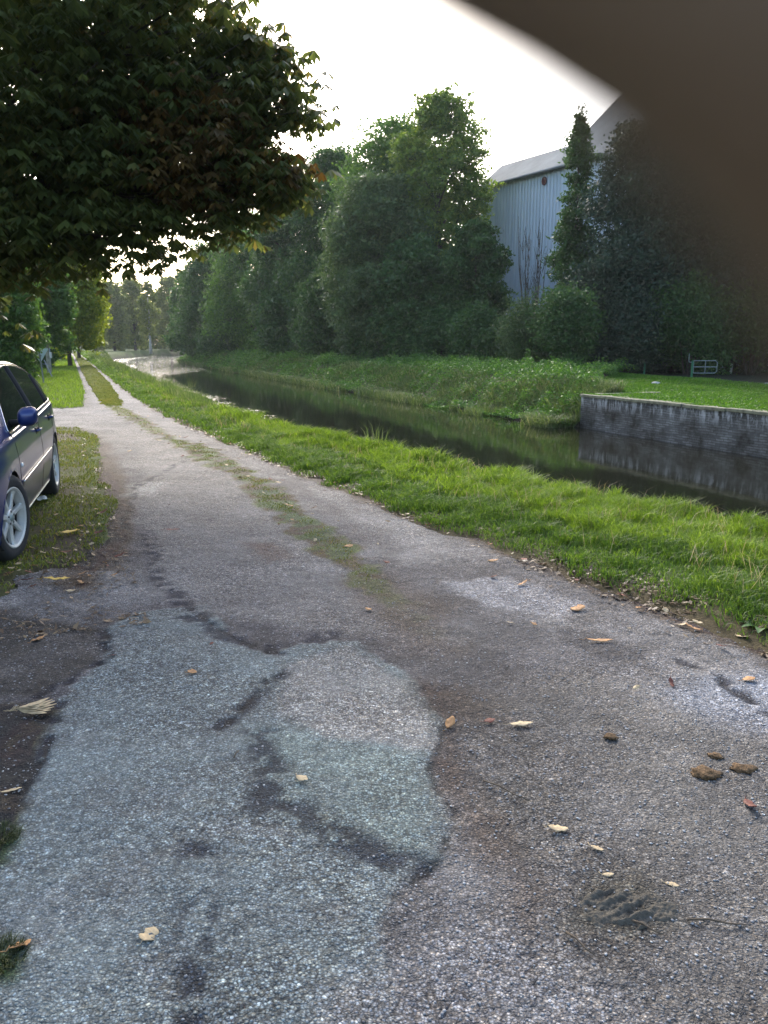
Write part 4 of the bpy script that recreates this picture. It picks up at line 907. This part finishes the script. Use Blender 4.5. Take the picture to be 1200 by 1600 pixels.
# dry fan of leaflets
g = gp(30, 1118); r = empty('dry_leaf_fan', (g.x, g.y, .012), .4, 'dry fan shaped palm of dead leaflets on the dirt at the left edge', 'leaf')
for i in range(7):
    o = leaf_mesh(.17 - .012 * abs(i - 3), .013, .3, 0, i).build('leaflet', M['leaf_pale'], r, True); a = -.1 + (i - 3) * .17
    o.location = (math.cos(a) * .07, math.sin(a) * .07, .004 + .002 * i); o.rotation_euler = (0, 0, a); s = o.modifiers.new('thick', 'SOLIDIFY'); s.thickness = .001
for (px, py, L, rz, lab) in ((1120, 1447, .16, -.15, 'dark twig right of the churned mud'), (905, 1480, .10, -1.0, 'short dark twig below the churned mud'), (370, 1182, .06, 1.4, 'short straw coloured twig in the middle of the track'), (790, 1240, .2, -.75, 'long thin twig pressed into the gravel above the mud'), (1010, 1455, .09, -.7, 'bent twig at the corner of the churned mud')):
    g = gp(px, py); mb = MB(); mb.tube([(-L / 2, 0, 0), (-L * .15, L * .03, .004), (L * .2, -L * .02, .003), (L / 2, L * .02, 0)], [.0035, .003, .0025, .0012], 6)
    mb.tube([(L * .1, 0, .003), (L * .25, L * .12, .006)], [.0018, .0008], 5)
    o = mb.build('twig', M['twig'], None, True); o.location = (g.x, g.y, .012); o.rotation_euler = (0, 0, rz); tag(o, lab, 'twig', 'twigs on the track')
M['dung'] = simple('dung', (.12, .07, .03), .95, var=.5, nscale=90, bump=1.0)
for px, py, s, lab in ((1103, 1212, .055, 'orange brown dung clump at the right side of the track'), (1160, 1204, .045, 'brown dung clump nearest the right edge'), (1118, 1184, .03, 'smallest dung clump behind the others'), (955, 1154, .03, 'flat brown clod left of the dung clumps')):
    g = gp(px, py); rock('dung_clump', (g.x, g.y, .008), s, M['dung'], lab, 'dung', 'dung clumps on the track', seed=px, squash=.3)
# crumpled packet by the car
g = gp(60, 788); mb = MB(); kk = 9; V_ = [((i / (kk - 1) - .5) * .17, (j / 4 - .5) * .09, .02 + .03 * vnoise(i * 1.7, j * 2.3 + 4)) for i in range(kk) for j in range(5)]
mb.add(V_, [(i * 5 + j, (i + 1) * 5 + j, (i + 1) * 5 + j + 1, i * 5 + j + 1) for i in range(kk - 1) for j in range(4)]); o = mb.build('crumpled_packet', simple('packet', (.55, .56, .5), .5, var=.5, nscale=25)); o.location = (g.x, g.y, .03); o.rotation_euler = (.1, 0, .5); tag(o, 'crumpled whitish packet in the grass between the car wheels', 'litter')
# churned mud with tyre ridges
g0 = gp(975, 1420); res = 110; u = np.linspace(-.5, .5, res); U, W_ = np.meshgrid(u * .36, u * .26); U, W_ = U.ravel(), W_.ravel()
er = 1 - sst(.55, 1.0, np.hypot(U / .17, W_ / .12) + (fbm(U * 14, W_ * 14) - .5) * .9)
rot = R(27); ua = U * math.cos(rot) + W_ * math.sin(rot); wa = -U * math.sin(rot) + W_ * math.cos(rot)
ridge = np.clip(np.sin(wa * 2 * np.pi / .042 + 4.5 * fbm(ua * 9, wa * 9)), -.3, 1) * sst(.02, .1, .12 - np.abs(ua - .0))
z = .004 + er * (.0 + .011 * ridge + .022 * (fbm(U * 30, W_ * 30) - .5) + .007 * (vnoise(U * 160, W_ * 160) - .5)) - .03 * (1 - er)
mm = NT('mud'); mm.bsdf(mm.ramp(mm.noise(60, 6, .7), [(.3, (.075, .066, .052)), (.7, (.15, .135, .11))]), .95, 0, .08, mm.bump(mm.noise(220, 4), .8, .006)); M['mud'] = mm.m
o = fast('churned_mud', np.stack([U + g0.x, W_ + g0.y, z + float(track_z(g0.x, g0.y, g0.x * NV[0] + g0.y * NV[1], g0.x * DV[0] + g0.y * DV[1])) + .004], 1), gridfaces(res, res), M['mud'], smooth=True); tag(o, 'churned mud with tyre tread ridges', 'mud', kind='structure')
# loose stones
def pebbles(name, k, sz, label, far=8.0, pw=1.6, mask=None):
    n, t = scatter(-6, 3.5, 1.0, far, k * 3, pw); x, y = P(n, t)
    ok = (np.abs(x) < y * .5 + .8) & trackmask(n, t, -.03); 
    if mask: ok &= mask(n, t)
    n, t, x, y = (q[ok][:k] for q in (n, t, x, y)); k = len(n)
    base = np.array([(0, 0, 1), (.9, 0, .25), (.25, .85, .2), (-.75, .5, .3), (-.7, -.55, .2), (.3, -.85, .3), (0, 0, -1)], float)
    tri_ = np.array([(0, 1, 2), (0, 2, 3), (0, 3, 4), (0, 4, 5), (0, 5, 1), (6, 2, 1), (6, 3, 2), (6, 4, 3), (6, 5, 4), (6, 1, 5)])
    s = sz * (.4 + rng.random(k) ** 3 * 1.8); a = rng.random(k) * 6.283
    Vb = base[None] * (1 + .5 * (rng.random((k, 7, 3)) - .5)) * s[:, None, None] * np.array([1, .8, .42])
    Xr = Vb[..., 0] * np.cos(a)[:, None] - Vb[..., 1] * np.sin(a)[:, None]; Yr = Vb[..., 0] * np.sin(a)[:, None] + Vb[..., 1] * np.cos(a)[:, None]
    V_ = np.stack([Xr + x[:, None], Yr + y[:, None], Vb[..., 2] + (track_z(x, y, n, t) + s * .05 + .001)[:, None]], 2).reshape(-1, 3)
    F_ = (np.arange(k)[:, None, None] * 7 + tri_[None]).reshape(-1, 3)
    return tag(fast(name, V_, F_, M['pebble']), label, 'gravel', kind='stuff')
pebbles('loose_gravel', 34000, .0036, 'loose grey chippings scattered over the track')
pebbles('dirt_stones', 900, .0085, 'paler stones bedded in the dark dirt at the left edge of the track', mask=lambda n, t: polymask(*P(n, t), [(-200, 950), (150, 985), (165, 1030), (100, 1110), (60, 1190), (0, 1290), (-300, 1330)], .02) > .5)
for cx__, cy__, lab_ in ((4, 1312, 'mossy grass tuft at the left edge, the upper of two'), (8, 1500, 'mossy grass tuft at the left edge near the bottom corner')):
    g = gp(cx__, cy__); clump(lab_, g.x - .02, g.y, .004, .028, 420, .07, lean=1.2, name='grass_tuft', mat='moss', wd=.003)['category'] = 'grass tuft'
# fallen leaf litter: individual copies of three leaves
protos = [leaf_mesh(.055, .015, .4, 0, 1), leaf_mesh(.07, .012, .5, 1, 2), leaf_mesh(.045, .018, .3, 1, 3)]
pm = []
for i, q in enumerate(protos):
    for mname in ('leaf_dry', 'leaf_pale', 'leaf_red'):
        o = q.build('litter_leaf', M[mname], None, True); s = o.modifiers.new('thick', 'SOLIDIFY'); s.thickness = .0008; pm.append(o)
zones = [('small dry leaf lying in the litter line along the verge side of the track', 'dry leaves along the verge', 110, lambda: (lambda t: (float(ip(t, RT_T, RT_N)) + random.gauss(-.02, .09), t, .02))(2.6 + 15 * random.random() ** 1.3)),
         ('small dry leaf in the trodden grass around the car wheels', 'dry leaves around the parked car', 90, lambda: (random.uniform(-.9, .3), random.uniform(5.4, 16) if random.random() < .4 else random.uniform(5.4, 8), .03)),
         ('small dry leaf on the worn strip down the middle of the track', 'dry leaves on the middle strip', 45, lambda: (lambda t: (float(ip(t, ML_T, ML_N)) + random.uniform(-.1, .5), t, .045))(5 + 15 * random.random())),
         ('tiny dry leaf lying loose on the bare gravel', 'dry leaves on the bare gravel', 40, lambda: (random.uniform(-.5, 3.0), 1.6 + 14 * random.random() ** 1.2, .012))]
first = list(pm)
for lab, grp, cnt, fn in zones:
    for i in range(cnt):
        src = random.choice(pm); o = first.pop() if first else src.copy()
        if not o.users_collection: COL.objects.link(o)
        n1, t1, z1 = fn(); x1, y1 = P(n1, t1); o.location = (x1, y1, z1); o.rotation_euler = (random.uniform(-.4, .4), random.uniform(-.4, .4), random.uniform(0, 6.28)); k = random.uniform(.5, 1.3); o.scale = (k, k, k)
        tag(o, lab, 'leaf', grp)

# ---------------------------------------------------------------- parked car (x forward, y to its left, z up; origin between the wheels)
M['paint'] = (lambda m: (m.bsdf(m.ramp(m.noise(400, 2), [(.3, (.010, .026, .125)), (.7, (.013, .033, .16))]), .3, .35, .5, None, .6), m.m)[1])(NT('navy_paint'))
M['glass'] = simple('dark_glass', (.010, .014, .012), .05, 0, .35, 0, nscale=2); M['chrome'] = simple('chrome', (.62, .63, .65), .12, 1.0, nscale=5)
M['rubber'] = simple('tyre_rubber', (.022, .022, .023), .8, nscale=60, bump=.2); M['alloy'] = simple('alloy', (.62, .62, .58), .4, .35, nscale=9); M['black'] = simple('black_plastic', (.015, .015, .016), .6)
M['disc'] = simple('brake_disc', (.035, .033, .032), .6, .5); M['lamp'] = simple('lamp_glass', (.7, .72, .72), .12, 0, .8, 1.0); M['tail'] = simple('tail_lamp', (.35, .01, .01), .15, 0, .8, 1.0)
def cr(T_, V__, x): return float(np.interp(x, T_, V__))
def smooth_interp(T_, V__, x, wdt=.14):
    return sum(float(np.interp(x + o * wdt, T_, V__)) for o in (-1, -.6, -.2, .2, .6, 1)) / 6
ZT = ([-2.36, -2.30, -2.15, -1.95, -1.60, -1.15, -.7, -.2, .25, .60, 1.15, 1.45, 1.9, 2.2, 2.36], [.86, .95, 1.06, 1.10, 1.26, 1.40, 1.455, 1.465, 1.42, 1.26, .985, .94, .88, .80, .70])
def zt(x): return smooth_interp(*ZT, x, .12)
def zb(x): return .915 - .035 * x - .0 * x * x
def wb(x): return .915 * (1 - .30 * max(0, (abs(x) - 1.35) / 1.02) ** 2.4)
ARCH = [(1.3625, .315, .355), (-1.3625, .315, .355)]
def section(x):
    """side profile control points (y, z) from sill to roof centre"""
    w_ = wb(x); top = zt(x); b = min(zb(x), top - .05); gh = max(0, top - b - .05); zs = .19 + .10 * max(0, (abs(x) - 1.9) / .45)
    wr = w_ - .03 - gh * .42
    return [(w_ - .11, zs - .02), (w_ - .06, zs), (w_ - .035, zs + .07), (w_ - .008, min(.42, b - .24)), (w_ + .002, min(.56, b - .17)), (w_, min(.70, b - .115)), (w_ - .018, b - .07), (w_ - .03, b - .012), (w_ - .052, b + .015),
            (w_ - .052 - gh * .16, b + gh * .4), (w_ - .055 - gh * .33, b + gh * .76), (wr - .05, b + gh * .985 + .015), (wr - .13, top - .022), (wr * .6, top - .006), (wr * .3, top), (0, top)]
XS = np.unique(np.concatenate([np.linspace(-2.36, 2.36, 190)]))
NSUB = 5
def evalsec(x):
    c = [Vector((0, q[0], q[1])) for q in section(x)]; out = []; n = len(c)
    for i in range(n - 1):
        p0, p1, p2, p3 = c[max(i - 1, 0)], c[i], c[i + 1], c[min(i + 2, n - 1)]
        for s in range(NSUB):
            t = s / NSUB; q = .5 * ((2 * p1) + (-p0 + p2) * t + (2 * p0 - 5 * p1 + 4 * p2 - p3) * t * t + (-p0 + 3 * p1 - 3 * p2 + p3) * t ** 3); out.append((q.y, q.z))
    out.append((c[-1].y, c[-1].z)); return out
SEC = [evalsec(x) for x in XS]; NP_ = len(SEC[0])
def surf_y(x, z):
    i = int(np.clip(np.searchsorted(XS, x), 1, len(XS) - 1)); f = (x - XS[i - 1]) / (XS[i] - XS[i - 1]); r = []
    for s in (SEC[i - 1], SEC[i]):
        zz = np.array([q[1] for q in s[5:65]]); yy = np.array([q[0] for q in s[5:65]]); o = np.argsort(zz, kind='stable'); r.append(float(np.interp(z, zz[o], yy[o])))
    return r[0] * (1 - f) + r[1] * f
def car():
    root = empty('parked_car', (0, 0, 0), 0, 'dark blue saloon car with silver alloy wheels parked on the grass at the left', 'car')
    V_ = []; F_ = []
    for sgn in (1, -1):
        b = len(V_)
        for x, s in zip(XS, SEC):
            for (y, z) in s:
                if y > .55 and z < .9:      # wheel arches: pull near vertices on to the arch circle
                    for ax, az, ar in ARCH:
                        d = math.hypot(x - ax, z - az)
                        if 1e-4 < abs(d - ar) < .021 and z > .15: k = ar / d; x_, z_ = ax + (x - ax) * k, az + (z - az) * k; break
                    else: x_, z_ = x, z
                else: x_, z_ = x, z
                V_.append((x_, y * sgn, z_))
        for i in range(len(XS) - 1):
            for j in range(NP_ - 1):
                q = (b + i * NP_ + j, b + (i + 1) * NP_ + j, b + (i + 1) * NP_ + j + 1, b + i * NP_ + j + 1)
                cx_ = sum(V_[k][0] for k in q) / 4; cz = sum(V_[k][2] for k in q) / 4; cy = abs(sum(V_[k][1] for k in q) / 4)
                if cy > .5 and cz < .8 and any(math.hypot(cx_ - ax, cz - az) < ar - .002 for ax, az, ar in ARCH): continue
                F_.append(q if sgn < 0 else q[::-1])
    mb = MB(); mb.add(V_, F_)
    for xi in (0, -1):                      # close nose and tail
        x = float(XS[xi]); s = SEC[xi]; ring = [(x, y, z) for y, z in s] + [(x, -y, z) for y, z in s[::-1][1:]]
        mb.add(ring, [tuple(range(len(ring)))])
    body = mb.build('body', M['paint'], root, smooth=True); me = body.data
    mb = MB()
    for ax, az, ar in ARCH:
        for sgn in (1, -1):
            ring = [2 * math.pi * i / 36 for i in range(37)]; ins = []
            for a in ring:
                xx, zz = ax + (ar - .006) * math.cos(a), az + (ar - .006) * math.sin(a); ins.append((xx, zz))
            b = len(mb.v); mb.v += [(x, sgn * (min(surf_y(x, max(z, .19)), .915) - .006) if z > .17 else sgn * .86, z) for x, z in ins] + [(x, sgn * .58, z) for x, z in ins]
            mb.f += [(b + i, b + i + 1, b + 37 + i + 1, b + 37 + i) for i in range(36) if ins[i][1] > .14]
            mb.f.append(tuple(b + 37 + i for i in range(36)))
    mb.box((0, 0, .24), (4.2, 1.1, .08)); mb.box((0, 0, .24), (2.0, 1.66, .08)); mb.build('underbody', M['black'], root)
    def panel(name, x0, x1, zlo, zhi, mat, off=.004, nx=40, nz=7, parent=None, sides=(1,)):
        m2 = MB()
        for sg in sides:
            b = len(m2.v)
            for i in range(nx + 1):
                x = x0 + (x1 - x0) * i / nx; a, c = zlo(x), zhi(x)
                for j in range(nz + 1):
                    z = a + (c - a) * j / nz; m2.v.append((x, sg * (surf_y(x, z) + off), z))
            for i in range(nx):
                for j in range(nz):
                    q = (b + i * (nz + 1) + j, b + (i + 1) * (nz + 1) + j, b + (i + 1) * (nz + 1) + j + 1, b + i * (nz + 1) + j + 1); m2.f.append(q if sg < 0 else q[::-1])
        return m2.build(name, mat, parent or root, smooth=True)
    lo = lambda x: zb(x) + .035
    def hi(x): return min(zt(x) - .075, lo(x) + .01 + max(0, (1.02 - x)) * .62, lo(x) + .01 + max(0, (x + 1.90)) * .78)
    def line(pts, r, mat, name, parent=None, k=6):
        m2 = MB(); m2.tube(pts, r, k); return m2.build(name, mat, parent or root, smooth=True)
    def on(x, z, sg, off=.004): return (x, sg * (surf_y(x, z) + off), z)
    for sg in (1, -1):
        for nm, x0, x1 in (('front_window', -.30, .98), ('rear_window', -1.28, -.37), ('quarter_window', -1.86, -1.34)):
            w_ = panel(nm, x0, x1, lo, hi, M['glass'], sides=(sg,)); 
        xs = np.linspace(-1.88, 1.0, 70)
        loop = [on(x, lo(x) - .006, sg, .006) for x in xs] + [on(x, hi(x) + .008, sg, .006) for x in xs[::-1]]; loop.append(loop[0])
        line(loop, .006, M['chrome'], 'window_trim')
        line([on(-.335, z, sg, .003) for z in np.linspace(lo(-.33), hi(-.33), 8)], .022, M['black'], 'door_pillar')
        line([on(-1.31, z, sg, .003) for z in np.linspace(lo(-1.3), hi(-1.3), 8)], .018, M['black'], 'door_pillar')
        # shut lines
        for xx, z0, z1, bow in ((.98, .27, .93, .05), (-.33, .27, .925, .0), ):
            line([on(xx + bow * math.sin((z - z0) / (z1 - z0) * 3.14), z, sg, -.002) for z in np.linspace(z0, z1, 14)], .005, M['black'], 'door_gap')
        line([on(-1.28 + .34 * max(0, (.72 - z) / .45) ** 1.0, z, sg, -.002) for z in np.linspace(.30, .955, 14)], .005, M['black'], 'door_gap')
        line([on(x, .255 + .0 * x, sg, -.001) for x in np.linspace(-.95, .98, 20)], .005, M['black'], 'door_gap')
        # moulding with its bright strip, sill strip
        panel('side_moulding', -.95, .96, lambda x: .50 - .02 * x, lambda x: .545 - .02 * x, M['paint'], .010, 30, 3, sides=(sg,))
        line([on(x, .548 - .02 * x, sg, .010) for x in np.linspace(-.96, .97, 24)], .0055, M['chrome'], 'moulding_strip')
        line([on(x, .235, sg, .004) for x in np.linspace(-.9, .9, 20)], .008, M['galv'], 'sill_strip')
        for hx in (-.16, -1.12):
            z = zb(hx) - .10; m2 = MB(); m2.tube([on(hx - .10, z, sg, .008), on(hx - .07, z + .004, sg, .034), on(hx + .06, z + .004, sg, .034), on(hx + .09, z, sg, .008)], [.009, .013, .013, .009], 8)
            h_ = m2.build('door_handle', M['paint'], root, smooth=True)
            line([on(hx - .09, z + .012, sg, .04), on(hx + .07, z + .012, sg, .04)], .005, M['chrome'], 'handle_trim', h_)
            m2 = MB(); q = on(hx, z - .004, sg, .0); m2.box((q[0], q[1], q[2]), (.15, .012, .06)); m2.build('handle_recess', M['black'], h_, bevel=.004)
        # mirror
        m2 = MB(); y0 = surf_y(.72, .97); m2.tube([(.74, sg * (y0 - .02), .965), (.75, sg * (y0 + .07), .975), (.76, sg * (y0 + .12), .99)], [.032, .026, .03], 10); mr_ = m2.build('mirror_arm', M['black'], root, smooth=True)
        import bmesh
        bm = bmesh.new(); bmesh.ops.create_uvsphere(bm, u_segments=28, v_segments=18, radius=1)
        for v in bm.verts:
            c = v.co; fx = .085 if c.x > 0 else .022; e = lambda q, p: math.copysign(abs(q) ** p, q)
            v.co = Vector((.765 + e(c.x, .9) * fx, sg * (y0 + .135) + e(c.y, .75) * .078, 1.02 + e(c.z, .75) * .078 + .01 * c.y * sg))
        me2 = bpy.data.meshes.new('wing_mirror'); bm.to_mesh(me2); bm.free(); wm = link_mesh('wing_mirror', me2, M['paint'], root, True)
        m2 = MB(); m2.box((.741, sg * (y0 + .135), 1.02), (.008, .125, .12)); m2.build('mirror_glass', M['glass'], wm, bevel=.003)
        bm = bmesh.new(); bmesh.ops.create_uvsphere(bm, u_segments=18, v_segments=10, radius=1)
        q = on(.965 - .03, .655, sg, .002)
        for v in bm.verts: v.co = Vector((q[0] + v.co.x * .034, q[1] + v.co.y * .012, q[2] + v.co.z * .02))
        me2 = bpy.data.meshes.new('side_repeater'); bm.to_mesh(me2); bm.free(); link_mesh('side_repeater', me2, M['lamp'], root, True)
        panel('headlight', 1.95, 2.27, lambda x: .60 + .05 * (x - 1.95), lambda x: min(.80 - .10 * (x - 1.95), zt(x) - .07), M['lamp'], .006, 12, 4, sides=(sg,))
        panel('tail_light', -2.28, -1.98, lambda x: .76, lambda x: min(.96, zt(x) - .06), M['tail'], .006, 12, 4, sides=(sg,))
        line([on(x, min(zt(x) - .055, 1.6), sg, .002) for x in np.linspace(-1.7, .6, 40)], .006, M['black'], 'roof_gutter')
    # windscreen and rear screen lie on the shell's top surface
    for nm, x0, x1 in (('windscreen', .52, 1.10), ('rear_screen', -1.92, -1.30)):
        m2 = MB(); nx, ny = 14, 16
        for i in range(nx + 1):
            x = x0 + (x1 - x0) * i / nx; hw = max(.30, surf_y(x, zt(x) - .06) - .07)
            k_ = int(np.clip(np.searchsorted(XS, x), 0, len(XS) - 1)); s = SEC[k_]; yy = np.array([q[0] for q in s])[::-1]; zz = np.array([q[1] for q in s])[::-1]
            for j in range(ny + 1):
                y = hw * (2 * j / ny - 1); m2.v.append((x, y, float(np.interp(abs(y), yy, zz)) + .006))
        m2.f += [(i * (ny + 1) + j, (i + 1) * (ny + 1) + j, (i + 1) * (ny + 1) + j + 1, i * (ny + 1) + j + 1) for i in range(nx) for j in range(ny)]
        m2.build(nm, M['glass'], root, smooth=True)
    m2 = MB(); m2.box((2.372, 0, .50), (.03, 1.0, .20)); m2.build('grille', M['black'], root, bevel=.02)
    m2 = MB(); m2.tube([(2.0, -.70, .30), (2.3, -.56, .33), (2.40, 0, .36), (2.3, .56, .33), (2.0, .70, .30)], .06, 10); m2.build('front_bumper', M['paint'], root, smooth=True)
    m2 = MB(); m2.tube([(-2.0, -.70, .34), (-2.3, -.56, .40), (-2.40, 0, .42), (-2.3, .56, .40), (-2.0, .70, .34)], .07, 10); m2.build('rear_bumper', M['paint'], root, smooth=True)
    # wheels
    def wheel(ax, sg):
        w_ = bpy.data.objects.new('wheel', None); COL.objects.link(w_); w_.parent = root; w_.location = (ax, sg * .795, .325)
        w_.rotation_euler = (0, 0, (math.pi if sg < 0 else 0) - (R(13) if ax > 0 else 0))
        R0 = .325; Rr = .225
        m2 = MB(); prof = [(Rr - .012, -.10), (Rr + .02, -.108), (R0 - .05, -.112), (R0 - .012, -.10), (R0, -.075), (R0, 0), (R0, .075), (R0 - .012, .10), (R0 - .05, .112), (Rr + .02, .108), (Rr - .002, .10), (Rr - .012, .085)]
        m2.lathe(prof, 56); m2.build('tyre', M['rubber'], w_, smooth=True)
        m2 = MB(); m2.lathe([(Rr - .01, .102), (Rr + .004, .106), (Rr - .004, .109), (Rr - .018, .100), (Rr - .026, .06), (Rr - .03, -.09), (Rr - .012, -.10)], 56)
        for i in range(7):
            a = 2 * math.pi * i / 7 + .2; ca, sa = math.cos(a), math.sin(a)
            st = []
            for r, hw, yo, th in ((.045, .028, .075, .05), (.085, .018, .082, .045), (.14, .0165, .082, .04), (.18, .019, .086, .035), (.209, .030, .094, .03)):
                for dx_, dy_ in ((-hw, -.012), (-hw * .72, 0), (hw * .72, 0), (hw, -.012), (hw * .8, -th), (-hw * .8, -th)):
                    st.append((ca * r - sa * dx_, yo + dy_, sa * r + ca * dx_))
            b = len(m2.v); m2.v += st
            for r in range(4):
                for j in range(6): m2.f.append((b + r * 6 + j, b + r * 6 + (j + 1) % 6, b + (r + 1) * 6 + (j + 1) % 6, b + (r + 1) * 6 + j))
        m2.lathe([(0, .088), (.05, .086), (.062, .078), (.066, .03)], 32); rim = m2.build('rim', M['alloy'], w_)
        m2 = MB(); m2.lathe([(0, .095), (.026, .094), (.030, .087)], 24); m2.build('hub_cap', M['galv'], rim, smooth=True)
        m2 = MB()
        for i in range(5):
            a = 2 * math.pi * i / 5 + .3; q = Vector((math.cos(a) * .047, 0, math.sin(a) * .047)); m2.tube([q + Vector((0, .07, 0)), q + Vector((0, .0885, 0))], .009, 8)
        m2.build('wheel_bolts', M['black'], rim)
        m2 = MB(); m2.lathe([(0, .01), (.12, .01), (.12, -.02), (0, -.02)], 36); m2.build('brake_disc', M['disc'], w_); m2 = MB(); m2.lathe([(0, -.05), (Rr - .02, -.05), (Rr - .02, .045), (Rr - .032, .045), (Rr - .034, -.04), (0, -.04)], 36); m2.build('rim_barrel', M['black'], rim)
    for ax in (1.3625, -1.3625):
        for sg in (1, -1): wheel(ax, sg)
    return root
c_ = car()
fw, rw = gp(21, 873), gp(85, 772)           # where the two left tyres meet the grass
hd = Vector((fw.x - rw.x, fw.y - rw.y)).normalized(); rz = math.atan2(hd.y, hd.x); mid = (fw + rw) / 2
side = Vector((-hd.y, hd.x))                # the car's left
c_.location = (mid.x - side.x * .86, mid.y - side.y * .86, -.005); c_.rotation_euler = (0, 0, rz)

# ---------------------------------------------------------------- the photographer's hand, a finger in front of the lens
mm = NT('skin'); f = mm.noise(90, 5, .6); pb = mm.bsdf(mm.ramp(f, [(.3, (.042, .023, .010)), (.7, (.078, .044, .019))]), .55, 0, .35, mm.bump(mm.noise(900, 3), .2, .0006)); M['skin'] = mm.m
def hand():
    mmv = 0.001
    J = {}; Ed = []
    def chain(start, pts):
        prev = start
        for (nm, x, y, z, r) in pts:
            J[nm] = (x * mmv, y * mmv, -z * mmv, r * mmv)
            if prev: Ed.append((prev, nm))
            prev = nm
    chain(None, [('arm', 90, -330, -190, 38), ('arm2', 72, -230, -140, 33), ('wrist', 56, -130, -92, 27), ('palm', 44, -88, -70, 27), ('palm2', 34, -60, -52, 24)])
    chain('palm2', [('i0', 27, -34, -32, 12), ('i1', 20, -10, -8, 9.6), ('i2', FG[0][0], FG[0][1], FG[0][2], FG[0][3]), ('i3', FG[1][0], FG[1][1], FG[1][2], FG[1][3]), ('i4', FG[2][0], FG[2][1], FG[2][2], FG[2][3]), ('i5', FG[3][0], FG[3][1], FG[3][2], FG[3][3])])
    chain('palm2', [('m0', 42, -44, -24, 11), ('m1', 42, -26, 2, 9), ('m2', 26, -40, 4, 8), ('m3', 16, -52, -12, 7)])
    chain('palm', [('r0', 50, -68, -30, 11), ('r1', 50, -54, -2, 8.6), ('r2', 34, -66, 0, 8), ('r3', 22, -74, -16, 7)])
    chain('palm', [('p0', 56, -92, -42, 10), ('p1', 55, -84, -14, 7.6), ('p2', 42, -92, -10, 7), ('p3', 32, -96, -24, 6)])
    chain('wrist', [('t0', 36, -92, -96, 13), ('t1', 14, -64, -96, 10), ('t2', 0, -40, -86, 9), ('t3', -6, -22, -76, 7.5)])
    names = list(J); me = bpy.data.meshes.new('hand'); me.from_pydata([J[k][:3] for k in names], [(names.index(a), names.index(b)) for a, b in Ed], []); me.update()
    o = link_mesh('hand', me, M['skin']); o.matrix_world = cam.matrix_basis.copy()
    o.location = cam.location; o.rotation_euler = cam.rotation_euler
    sk = o.modifiers.new('skin', 'SKIN'); sk.use_smooth_shade = True
    for i, k in enumerate(names): me.skin_vertices[0].data[i].radius = (J[k][3], J[k][3])
    me.skin_vertices[0].data[names.index('wrist')].use_root = True
    o.modifiers.new('sub', 'SUBSURF').levels = 2; o.modifiers['sub'].render_levels = 2
    return tag(o, "photographer's hand with one blurred finger across the top right corner", 'hand')
FG = [tuple(q * .8 for q in f_) for f_ in ((15.4, -4, 6, 9.5), (14.2, 6.6, 9, 9.5), (9.0, 18.2, 18, 9), (-3.2, 25.6, 24, 8.0))]
hand()

# ---------------------------------------------------------------- thin evening haze
hm_ = bpy.data.materials.new('haze'); hm_.use_nodes = True; ht_ = hm_.node_tree; ht_.nodes.clear()
ho = ht_.nodes.new('ShaderNodeOutputMaterial'); pv = ht_.nodes.new('ShaderNodeVolumePrincipled'); pv.inputs['Color'].default_value = (.86, .93, 1, 1); pv.inputs['Density'].default_value = .00022; pv.inputs['Anisotropy'].default_value = .35
ht_.links.new(pv.outputs[0], ho.inputs['Volume'])
mb = MB(); mb.box((0, 200, 12.5), (1500, 1700, 31)); tag(mb.build('haze', hm_), 'thin pale haze in the air over the canal', 'haze', kind='stuff')
S.cycles.volume_bounces = 1; S.cycles.volume_max_steps = 64
